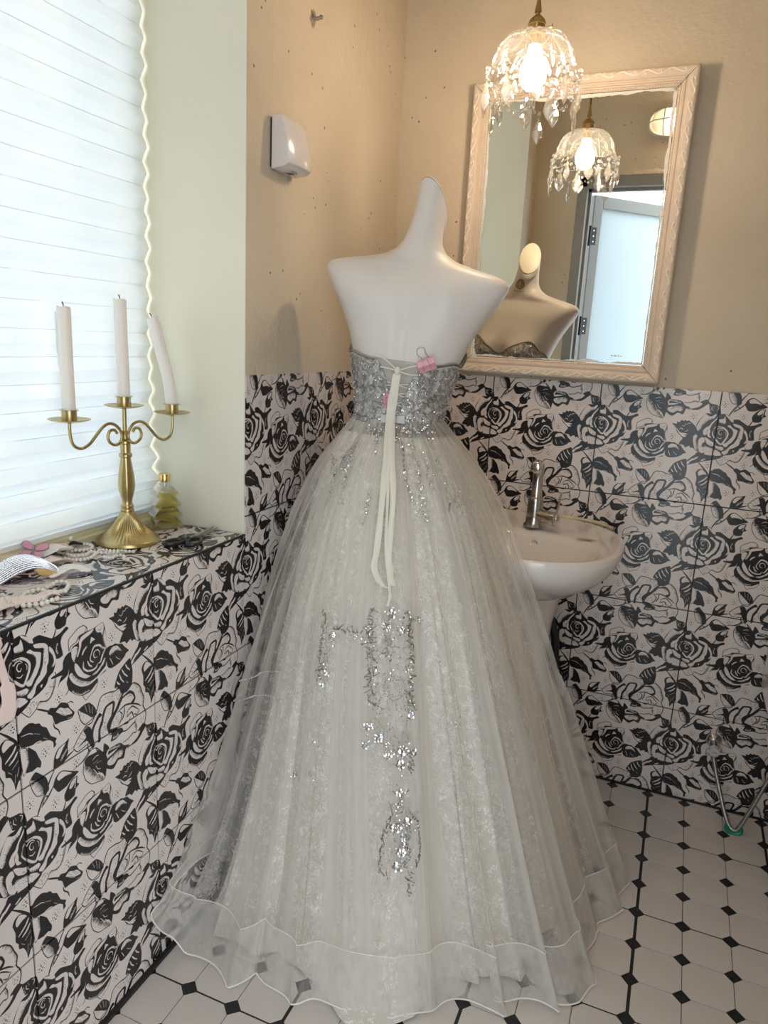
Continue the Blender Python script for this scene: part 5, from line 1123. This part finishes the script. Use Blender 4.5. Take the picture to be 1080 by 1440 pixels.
    for i in range(4):
        z = 1.170 - .020 * i; w_ = .17 - .03 * i; c.tube([Bk(-w_, z), Bk(w_, z - .008)], .0012, 5); c.tube([Bk(w_, z), Bk(-w_, z - .008)], .0012, 5)
    c.ball(kn, .0072, 12, 8, (1, 1, 1.3)); c.build('lacing_cord', ivory_cord, t)
    for nm, pts, w0 in RIB:
        P = []
        for kind, a, b in pts:
            if kind == 'b': P.append(Bk(a, b, .014 if b > 1.18 else .023))
            else: P.append(Vector([float(q) for q in skirt(a, b, 1, 0, 0, .024)]) - Vector((MX, MY, 0)))
        P = catmull(P, 8); rb = MB(); side = Vector((.94, .345, 0)); nn = Vector((.345, -.94, 0)); 
        for i, p in enumerate(P):
            w_ = w0 * (1 + .08 * math.sin(i * .7)); s2 = side * math.cos(.3 * math.sin(i * .23)) + nn * .3 * math.sin(i * .23)
            for sx, dd in ((-1, 0), (-.4, .0015), (.4, .0015), (1, 0), (1, -.0008), (-1, -.0008)): rb.v.append(tuple(p + s2 * w_ * .5 * sx + nn * dd))
        for i in range(len(P) - 1):
            for k in range(6): rb.f.append((6 * i + k, 6 * i + (k + 1) % 6, 6 * i + 6 + (k + 1) % 6, 6 * i + 6 + k))
        rb.f += [(0, 1, 2, 3, 4, 5), tuple(6 * (len(P) - 1) + k for k in range(6))]
        rb.build('hanging_ribbon', ivory_cord, t)
    # flat satin bow at the waist with a dark centre
    bw = Bk(.0, 1.093, .0125); bs = Vector((.94, .345, .0)); bn = Vector((.345, -.94, 0)); up = Vector((0, 0, 1)); b = MB()
    for sx in (-1, 1):
        o = len(b.v)
        for f_, h, d in ((.0, .0062, .004), (.3, .0075, .007), (1, .0085, .005), (1.03, .0085, .001), (1, .0085, -.002), (0, .006, 0)):
            for s2 in (-1, 1): b.v.append(tuple(bw + bs * sx * (.004 + .021 * f_) + up * h * s2 + bn * d))
        for i in range(5): b.f.append((o + 2 * i, o + 2 * i + 1, o + 2 * i + 3, o + 2 * i + 2))
    bo = b.build('waist_bow', satin, t, False); bo.modifiers.new('thickness', 'SOLIDIFY').thickness = .0012
    q = MB(); o = []
    for s2, h in ((-1, -1), (1, -1), (1, 1), (-1, 1)):
        o.append(bw + bs * (s2 * .0055 - .006) + up * h * .0092)
    q.add([tuple(p + bn * .0085) for p in o] + [tuple(p - bn * .001) for p in o], [(0, 1, 2, 3), (7, 6, 5, 4), (0, 4, 5, 1), (1, 5, 6, 2), (2, 6, 7, 3), (3, 7, 4, 0)]).build('bow_knot', black_plastic, bo, False)
RIB = [('r',[('b',-0.03,1.19),('b',-0.05,1.15),('b',-0.06,1.1),('s',4.93,0.0602),('s',4.93,0.1328),('s',4.906,0.213),('s',4.89,0.2481),('s',4.93,0.2732),('s',4.978,0.2807)],0.0125),('r',[('b',-0.01,1.19),('b',0.0,1.15),('b',0.0,1.1),('s',5.01,0.0602),('s',5.026,0.1328),('s',4.994,0.218),('s',5.002,0.2531),('s',5.01,0.2757)],0.0115),('r',[('b',-0.02,1.188),('b',-0.02,1.15),('b',-0.03,1.1),('s',4.97,0.0602),('s',4.978,0.1328),('s',4.97,0.218),('s',4.994,0.2782),('s',4.994,0.2957),('s',4.978,0.3108)],0.006)]
gown()

def binder_clip(p, rot, label, arms=True, sc=1.0):
    """pink binder clip: folded steel body, two wire arms; local x along the clip, z up, -y towards the viewer"""
    t = thing('binder_clip', label, 'clip', tuple(p), rot, 'pink clips on the gown')
    L = .0185 * sc; w = .0115 * sc; d = .013 * sc
    mb = MB(); prof = [(0, -w), (.0012, -w), (.0012, -w + .001), (-d, w * .35), (-d, w * .75), (.0012, w), (0, w)]
    P = [(-.001, -w * .9), (-d * .25, -w), (-d, -w * .15), (-d, w * .75), (-d * .9, w), (-.001, w * .9), (-.001, w * .8), (-d * .85, w * .75), (-d * .85, 0), (-d * .25, -w * .8)]
    n = len(P); mb.v = [(s * L, y, z) for s in (-1, 1) for y, z in P]
    mb.f = [(k, (k + 1) % n, n + (k + 1) % n, n + k) for k in range(n)] + [tuple(range(n)), tuple(range(n, 2 * n))[::-1]]
    mb.build('clip_body', pink, t, False)
    c = MB()
    for s in (-1, 1): c.tube([(s * L * .9, -d * .2, -w * 1.02), (-s * 0 + s * L * .9, -d * .2, -w * .98)], .0016, 8)
    MB().tube([(-L, -d * .22, -w), (L, -d * .22, -w)], .0018, 8).build('lip_roll', pink, t)
    if arms:
        c = MB()
        c.tube(catmull([(-L * .25, -.001, w * .9), (-L * .35, -.002, w * 1.6), (-L * .62, -.003, w * 2.1), (-L * .55, -.004, w * 3.0), (-L * .1, -.005, w * 3.3), (L * .35, -.004, w * 2.9), (L * .30, -.003, w * 2.0), (L * .45, -.002, w * 1.5), (L * .42, -.001, w * .9)], 5), .0006, 5)
        c.tube(catmull([(-L * .40, -d * .3, -w * .95), (-L * .45, -d * .75, -w * .5), (-L * .42, -d * 1.06, w * .1), (-L * .3, -d * 1.08, w * .7), (-L * .25, -.003, w * 1.02)], 5), .0007, 5)
        c.tube(catmull([(L * .40, -d * .3, -w * .95), (L * .35, -d * .75, -w * .5), (L * .30, -d * 1.06, w * .1), (L * .25, -d * 1.08, w * .7), (L * .3, -.003, w * 1.02)], 5), .0007, 5)
        c.build('wire_arm', wire, t)
    else:
        MB().tube([(-L * .4, -d, -w * .3), (-L * .4, -d * 1.2, -w * .9), (-L * .4, -d * .7, -w * 2.1)], .0007, 5).tube([(L * .4, -d, -w * .3), (L * .4, -d * 1.2, -w * .9), (L * .4, -d * .7, -w * 2.1)], .0007, 5).build('wire_arm', wire, t)
binder_clip(body(-PI / 2 + .40, 1.216, .012), (R(-6), R(-22), R(20)), 'pink binder clip at the top edge of the gown with wire arms up')
binder_clip(body(-PI / 2 - .13, 1.130, .0035), (R(0), R(86), R(16)), 'pink binder clip half hidden behind the hanging ivory ribbons', False, .85)

# ------------------------------------------------------------------ things on the window ledge
CX, CY = -.166, -.955
AB = R(80); AX = Vector((math.cos(AB), math.sin(AB), 0))
def candlestick():
    t = thing('candlestick', 'three-armed brass candlestick standing on the tiled window ledge', 'candlestick', (CX, CY, LEDGE))
    fl_ = lambda a, z: 1 + (.035 * math.cos(a * 44) if .014 < z < .060 else 0) * (1 - abs((z - .036) / .026) ** 2 if abs(z - .036) < .026 else 0)
    MB().lathe([(0, 0), (.061, 0), (.0625, .003), (.061, .008), (.0585, .0105), (.056, .0115), (.052, .0145), (.044, .020), (.036, .027), (.029, .035), (.023, .044), (.018, .053), (.0145, .060), (.0125, .064)], 264, flute=fl_).build('fluted_foot', brass, t)
    MB().lathe([(.0125, .063), (.0135, .066), (.0125, .069), (.0105, .071), (.0125, .073), (.0125, .076), (.0100, .079), (.0095, .084), (.0115, .094), (.0145, .106), (.0158, .118), (.0150, .134), (.0125, .152), (.0102, .168), (.0098, .173), (.0125, .175), (.0128, .180), (.0098, .183), (.0100, .200), (.0122, .202), (.0118, .206), (.0085, .209), (.0050, .210)], 36, flute=lambda a, z: 1 + (.03 * math.cos(a * 8) if .09 < z < .165 else 0)).build('turned_stem', brass, t)
    MB().lathe([(.0042, .208), (.0042, .273)], 14).build('centre_rod', brass, t)
    def P(s, z): return (AX.x * s, AX.y * s, z)
    S = 1.145
    for sg in (-1, 1):
        pts = [(.105, .252), (.105, .228), (.100, .208), (.086, .200), (.070, .207), (.056, .223), (.043, .237), (.031, .242), (.018, .238), (.009, .226), (.0065, .214), (.011, .203), (.021, .200), (.031, .206), (.0345, .217), (.030, .228), (.021, .229), (.016, .222)]
        MB().tube(catmull([P(sg * a * S, z) for a, z in pts], 6), .0030, 10).build('scroll_arm', brass, t)
    MB().box((-.006, -.006, .219), (.006, .006, .226)).build('collar', brass, t, False)
    for s, z in ((-.120, .252), (0, .272), (.120, .252)):
        c = P(s, z); o = MB().lathe([(.003, -.004), (.006, -.003), (.020, -.0008), (.031, .0015), (.0365, .0038), (.0370, .0048), (.031, .003), (.020, .0006), (.012, .0002)], 40, c).build('drip_pan', brass, t)
        MB().lathe([(.0128, -.0005), (.0132, .0), (.0132, .0195), (.0165, .0202), (.0165, .0212), (.0125, .0212), (.0125, .003), (0, .002)], 32, c).build('candle_cup', brass, o)
candlestick()
def candle(s, z0, path, label, drips=()):
    t = thing('taper_candle', label, 'candle', (CX + AX.x * s, CY + AX.y * s, LEDGE + z0), (0, 0, 0), 'white candles in the brass candlestick')
    P = catmull(path, 6); m = MB().tube(P, .0118, 24)
    o = m.build('wax_body', wax, t)
    top = P[-1]; d = (P[-1] - P[-2]).normalized()
    rim = MB(); s1 = d.cross(Vector((0, 1, 0))).normalized(); s2 = d.cross(s1)
    rim.tube([top + (s1 * math.cos(a * PI / 10) + s2 * math.sin(a * PI / 10)) * .0105 + d * (.0006 + .0012 * math.sin(a * .9)) for a in range(20)], .0014, 6, True); rim.build('melted_rim', wax, t)
    MB().tube([top - d * .002, top + d * .004, top + d * .008 + s1 * .0015, top + d * .010 + s1 * .003], [.0009, .0009, .0011, .0008], 6).build('wick', wick, t)
    if drips:
        dm = MB()
        for a, z1, z2, rr in drips:
            k1, k2 = [min(range(len(P)), key=lambda i: abs(P[i].z - z)) for z in (z1, z2)]
            dm.tube([P[i] + Vector((math.cos(a), math.sin(a), 0)) * .0122 for i in range(min(k1, k2), max(k1, k2) + 1)] or [P[k1], P[k1 + 1]], rr, 8)
        dm.build('wax_drip', wax, t)
    return t
rtv = Vector((.745, .667, 0))
candle(-.120, .2550, [(0, 0, 0), (.0005, -.001, .06), (-.001, 0, .13), (-.001, 0, .197)], 'white candle on the left arm, with a wax drip down its side', [(R(215), .192, .12, .0028), (R(205), .17, .10, .002)])
candle(0, .2750, [(0, 0, 0), (.0, .0, .07), (-.001, -.001, .14), (-.001, -.001, .198)], 'tallest straight white candle in the middle cup', [(R(10), .03, .005, .002)])
candle(.120, .2550, [(0, 0, 0), tuple(rtv * -.001 + Vector((0, 0, .02))), tuple(rtv * -.004 + Vector((0, 0, .05))), tuple(rtv * -.008 + Vector((0, 0, .076))), tuple(rtv * -.017 + Vector((0, 0, .115))), tuple(rtv * -.027 + Vector((0, 0, .155))), tuple(rtv * -.036 + Vector((0, 0, .190)))], 'crooked white candle leaning towards the blind on the right arm', [(R(40), .185, .16, .0022)])

def bottle():
    t = thing('tree_bottle', 'small tree-shaped glass bottle of yellow liquid with gold cap', 'bottle', (-.172, -.832, LEDGE + .0005), (0, 0, R(60)))
    half = [(.034, 0), (.0355, .003), (.034, .008), (.024, .022), (.0225, .0245), (.0315, .027), (.0325, .030), (.0305, .034), (.0215, .046), (.020, .0485), (.0285, .051), (.0295, .054), (.0275, .058), (.0185, .070), (.0175, .0725), (.024, .075), (.025, .078), (.0225, .082), (.0125, .094), (.0095, .097)]
    pts = [(x, z) for x, z in half] + [(-x, z) for x, z in half[::-1]]
    bevel(MB().prism(pts, -.020, .020, 1).build('glass_body', bottle_glass, t, False), .003, 3)
    ins = [(max(.004, x - .0035), max(.006, z * .955 + .003)) for x, z in half if z < .090]
    bevel(MB().prism(ins + [(-x, z) for x, z in ins[::-1]], -.0155, .0155, 1).build('liquid', perfume, t, False), .002, 2)
    MB().lathe([(.0095, .095), (.0095, .104), (.0105, .105)], 24).build('neck', bottle_glass, t)
    MB().lathe([(0, .1045), (.0125, .1045), (.0130, .106), (.0130, .1195), (.0122, .121), (0, .121)], 36).build('gold_cap', gold_cap, t)
    for txt, z, sz in (('MERRY', .047, .0078), ('CHRISTMAS', .038, .0074)):
        cu = bpy.data.curves.new('lettering', 'FONT'); cu.body = txt; cu.size = sz; cu.align_x = 'CENTER'; cu.extrude = .0001; cu.space_character = 1.15
        tmp = bpy.data.objects.new('lettering', cu); COL.objects.link(tmp); me = bpy.data.meshes.new_from_object(tmp); bpy.data.objects.remove(tmp)
        me.materials.clear(); me.materials.append(hinge_black); o = link('lettering', me, t, (0, -.0204, z)); o.rotation_euler = (R(90), 0, 0)
bottle()

def scissors():
    t = thing('scissors', 'black-handled scissors lying on the ledge beside the brass foot', 'scissors', (-.064, -.885, LEDGE))
    def h(cx, cy, a, b, rot, z, nm):
        pts = []
        for k in range(28):
            th = 2 * PI * k / 28; x, y = a * math.cos(th), b * math.sin(th); pts.append((cx + x * math.cos(rot) - y * math.sin(rot), cy + x * math.sin(rot) + y * math.cos(rot), z))
        return MB().tube(pts, .0042, 8, True)
    d = R(98)
    h1 = h(-.012, -.038, .024, .0135, R(72), .0052, '')
    h1.tube([(-.006, -.018, .0054), (-.001, -.004, .0056), (.0, .004, .0056)], [.005, .0045, .004], 8); h1.build('handle', black_plastic, t)
    h2 = h(.022, -.020, .024, .0135, R(112), .0062, '')
    h2.tube([(.012, -.004, .0064), (.006, .004, .0068), (.003, .008, .0068)], [.005, .0045, .004], 8); h2.build('handle', black_plastic, t)
    for a, w, z in ((R(93), .0062, .0052), (R(98), .0060, .0070)):
        dx, dy = math.cos(a), math.sin(a); nx, ny = -dy, dx; mb = MB()
        prof = [(-.004, -.7), (.0, -1), (.05, -.9), (.085, -.6), (.100, -.1), (.101, .1), (.05, .55), (.0, .8), (-.004, .6)]
        mb.prism([(dx * s + nx * w * q, dy * s + ny * w * q) for s, q in prof], z, z + .0014); mb.build('blade', steel, t, False)
    MB().lathe([(0, .0042), (.0042, .0042), (.0042, .0094), (.003, .0102), (0, .0102)], 14).build('pivot_screw', steel, t)
scissors()

def pearls(name, label, paths, r, sag=0):
    t = thing(name, label, 'necklace' if 'neck' in name else 'bracelet', (paths[0][0][0], paths[0][0][1], LEDGE))
    ox, oy = paths[0][0][:2]; th_ = MB(); rr = random.Random(hash(label) % 1000 if False else len(label))
    for path in paths:
        zz = path[-1] if isinstance(path[-1], float) else 0.0; pts = [p for p in path if not isinstance(p, float)]
        C = catmull([(x - ox, y - oy, r + .0004 + zz) for x, y in pts], 8); mb = MB()
        acc = 0; last = None; out = []
        for a, b in zip(C, C[1:]):
            L = (b - a).length; s = 0
            while acc + (L - s) >= 2 * r * 1.02 if last is not None else True:
                if last is None: p = a
                else: s += 2 * r * 1.02 - acc; p = a + (b - a) * (s / L)
                out.append(p); last = p; acc = 0
                if s >= L: break
            acc += L - s
        for p in out: mb.ball(p + Vector((0, 0, rr.uniform(0, .0006))), r * rr.uniform(.94, 1.0), 10, 7)
        stuff(mb.build('pearl_strand', pearl, t)); th_.tube(C, .0005, 4)
    th_.build('thread', ivory_cord, t); return t
pearls('pearl_necklace', 'long pearl necklace coiled on the ledge against the brass foot',
       [[(-.238, -1.030), (-.222, -1.034), (-.214, -1.024), (-.194, -1.026), (-.181, -1.040), (-.182, -1.056), (-.195, -1.066), (-.209, -1.080)],
        [(-.171, -1.115), (-.154, -1.111), (-.142, -1.104), (-.138, -1.086), (-.146, -1.068), (-.156, -1.041), (-.139, -1.034), (-.118, -1.024), (-.098, -1.016)],
        [(-.192, -1.090), (-.172, -1.094), (-.158, -1.078), (-.166, -1.058), (-.150, -1.056), (-.132, -1.046), (-.114, -1.032)],
        [(-.122, -1.070), (-.105, -1.071), (-.108, -1.052), (-.094, -1.048), (-.082, -1.062), (-.066, -1.062)]], .0036)
pearls('pearl_bracelet', 'chunky pearl bracelet at the left end of the ledge, in front',
       [[(-.093, -1.345), (-.093, -1.321), (-.080, -1.316), (-.070, -1.324), (-.056, -1.327), (-.047, -1.321), (-.039, -1.315), (-.033, -1.306), (-.028, -1.298), (-.027, -1.287), (-.025, -1.271)],
        [(-.107, -1.305), (-.084, -1.312), (-.074, -1.305), (-.078, -1.290), (-.086, -1.280), (-.083, -1.266), (-.078, -1.257), (-.064, -1.260)],
        [(-.077, -1.245), (-.081, -1.230), (-.083, -1.216), (-.070, -1.212), (-.058, -1.218), (-.048, -1.231), (-.040, -1.246), (-.050, -1.252), (-.051, -1.266), (-.045, -1.278), (-.037, -1.292)]], .0043)

def strip(name, path, w, m, parent=None, lift=.004, wave=.006, fr=3, th=.0011, side=None, up0=.0):
    """a limp strip of fabric following a path, edges waving up and down"""
    C = catmull(path, 7); n = len(C); K = 7; mb = MB(); c0 = C[0].copy()
    for i, p in enumerate(C):
        d = (C[min(i + 1, n - 1)] - C[max(i - 1, 0)]); d.normalize(); s = Vector((-d.y, d.x, 0)).normalized() if side is None else Vector(side)
        ww = w[min(int(i / n * len(w)), len(w) - 1)] if hasattr(w, '__len__') else w
        for k in range(K):
            q = k / (K - 1) - .5; mb.v.append(tuple(p + s * ww * q + Vector((0, 0, max(-p.z + LEDGE + .001 if side is None else -9, lift * .3 + wave * (.5 + .5 * math.sin(i * .45 * fr / 3 + q * 6)) * (.4 + abs(q)))))))
    for i in range(n - 1):
        for k in range(K - 1): mb.f.append((i * K + k, i * K + k + 1, (i + 1) * K + k + 1, (i + 1) * K + k))
    if parent is None:
        mb.v = [(x - c0.x, y - c0.y, z - c0.z) for x, y, z in mb.v]; o = mb.build(name, m, None, loc=tuple(c0), recalc=False)
    else: o = mb.build(name, m, parent, recalc=False)
    s = o.modifiers.new('thickness', 'SOLIDIFY'); s.thickness = th; s.offset = 0; return o
ZL = LEDGE
o = strip('satin_ribbon', [(-.200, -1.330, ZL + .004), (-.215, -1.250, ZL + .012), (-.222, -1.180, ZL + .014), (-.205, -1.130, ZL + .010), (-.196, -1.092, ZL + .012), (-.205, -1.075, ZL + .004)], [.05, .06, .055, .05, .035, .02], white_satin, wave=.012)
tag(o, 'crumpled white satin ribbon along the back of the ledge, left end', 'ribbon')
o = strip('satin_ribbon', [(-.165, -1.340, ZL + .003), (-.188, -1.250, ZL + .006), (-.186, -1.195, ZL + .010), (-.160, -1.155, ZL + .012), (-.158, -1.125, ZL + .003)], [.035, .03, .03, .035, .04], pink_satin, wave=.007)
tag(o, 'blush pink satin ribbon under the butterfly charm', 'ribbon')
o = strip('satin_ribbon', [(-.118, -1.205, ZL + .003), (-.112, -1.180, ZL + .008), (-.100, -1.155, ZL + .007), (-.082, -1.142, ZL + .002)], [.025, .03, .03, .02], white_satin, wave=.006)
tag(o, 'short end of white ribbon sticking out towards the ledge edge', 'ribbon')
o = strip('satin_ribbon', [(-.085, -1.385, ZL + .003), (-.078, -1.34, ZL + .003), (-.062, -1.300, ZL + .002), (-.052, -1.272, ZL + .004), (-.040, -1.255, ZL + .002)], [.05, .05, .035, .025, .02], pink_satin, wave=.005)
tag(o, 'blush satin scrap lying beneath the chunky pearl bracelet', 'ribbon')
o = strip('satin_ribbon', [(-.03, -1.425, ZL + .002), (.004, -1.418, ZL + .000), (.010, -1.415, ZL - .03), (.008, -1.406, ZL - .065), (.010, -1.402, ZL - .10), (.009, -1.412, ZL - .135)], [.02, .02, .012, .012, .022, .03], pink_satin, wave=.0, side=(.12, .99, 0))
tag(o, 'pale ribbon end hanging over the ledge edge at far left', 'ribbon')

def headband():
    t = thing('rhinestone_band', 'curved rhinestone hair band with amber lining at left of ledge', 'hair band', (-.135, -1.25, LEDGE))
    o = Vector((-.135, -1.25, 0)); A = catmull([(-.120, -1.345, .016), (-.140, -1.290, .022), (-.150, -1.245, .028), (-.150, -1.212, .027), (-.138, -1.192, .019), (-.120, -1.185, .010)], 10)
    mb = MB(); up = Vector((.45, -.1, .88)).normalized(); n = len(A); gem = MB(); r = random.Random(4)
    for i, p in enumerate(A):
        w = .012 + .005 * math.sin(PI * i / n); q = p - o
        for s in (-1, -.5, 0, .5, 1): mb.v.append(tuple(q + Vector((.62, .25, -.74)) * w * s * .9 + up * .004 * (1 - s * s)))
    for i in range(n - 1):
        for k in range(4): mb.f.append((5 * i + k, 5 * i + k + 1, 5 * i + 6 + k, 5 * i + 5 + k))
    b = mb.build('band', pink_satin, t, recalc=False); s = b.modifiers.new('thickness', 'SOLIDIFY'); s.thickness = .0016; s.offset = 0
    for i in range(0, n - 1):
        for s in range(-5, 6):
            for h in (0, .5):
                p = A[i].lerp(A[i + 1], h + r.uniform(-.2, .2)) - o; w = .012 + .005 * math.sin(PI * i / n); q = s / 5.3
                gem.ball(p + Vector((.62, .25, -.74)) * w * q * .9 + up * (.004 * (1 - q * q) + .0022), r.uniform(.0014, .0022), 5, 4)
    stuff(gem.build('rhinestones', crystal_gem, t, False))
    mb = MB()     # smooth amber shell showing inside the curve of the band
    for i in range(9):
        f = i / 8; c = A[int((n - 1) * (.62 + .36 * f))] - o; w = .012 * math.sin(PI * (.15 + .8 * f))
        for k in range(7): s = k / 3 - 1; mb.v.append(tuple(c + Vector((.024, -.012, -.012)) * (1 - .5 * f) + Vector((.5, .3, -.6)) * w * s + up * .004 * (1 - s * s)))
    for i in range(8):
        for k in range(6): mb.f.append((7 * i + k, 7 * i + k + 1, 7 * i + 8 + k, 7 * i + 7 + k))
    am = mb.build('amber_lining', amber, t, recalc=False); sm = am.modifiers.new('thickness', 'SOLIDIFY'); sm.thickness = .0035; sm.offset = 0
crystal_gem = mat('rhinestone', (.50, .49, .50), .12, .6, Coat_Weight=1.0)
headband()
def butterfly():
    t = thing('butterfly_charm', 'pink enamel butterfly charm lying on the satin ribbons', 'charm', (-.200, -1.158, LEDGE + .026), (R(35), R(10), R(35)))
    def wing(pts, h, s, m, nm): return MB().prism([(x * s, y * s) for x, y in pts], h, h + .0016).build(nm, m, t, False)
    up = [(0, 0), (.004, .012), (.014, .020), (.022, .018), (.024, .010), (.018, .003), (.006, -.001)]; lo = [(0, -.001), (.008, -.002), (.018, -.005), (.020, -.012), (.012, -.016), (.003, -.010)]
    for sg in (-1, 1):
        for w_ in (up, lo):
            P = [(sg * x, y) for x, y in w_]; c = (sum(p[0] for p in P) / len(P), sum(p[1] for p in P) / len(P))
            wing(P, 0, 1, enamel_edge, 'wing_edge'); wing([(c[0] + (x - c[0]) * .84, c[1] + (y - c[1]) * .84) for x, y in P], .0010, 1, butter_pink, 'wing')
    MB().tube([(0, -.012, .002), (0, .010, .002)], [.001, .0016], 8).build('charm_body', enamel_edge, t)
butterfly()
def eye():
    t = thing('eye_charm', 'small round evil-eye charm next to the pearl necklace', 'charm', (-.220, -1.072, LEDGE), (R(50), 0, R(40)))
    MB().lathe([(0, .002), (.0115, .002), (.0125, .0045), (.0115, .007), (0, .0072)], 24, (0, 0, .006)).build('disc', pink_satin, t); MB().lathe([(0, .0132), (.0075, .0134), (.0075, .0142), (0, .0144)], 20, (0, -.0, 0)).build('iris', mat('dark_blue', (.05, .05, .10), .3), t)
    MB().lathe([(0, .0142), (.0035, .0144), (.0035, .0150), (0, .0152)], 14).build('pupil_ring', white_satin, t)
eye()
def hairclip():
    t = thing('hair_clip', 'dark metal hair clip topped by one pearl behind the necklace', 'hair clip', (-.222, -1.043, LEDGE))
    MB().tube([(-.012, -.010, .006), (.0, .0, .010), (.010, .012, .006)], [.003, .006, .003], 8, flat=.6).build('clip_bar', hinge_black, t); MB().ball((-.004, -.004, .019), .0055, 12, 8).build('end_pearl', pearl, t)
hairclip()
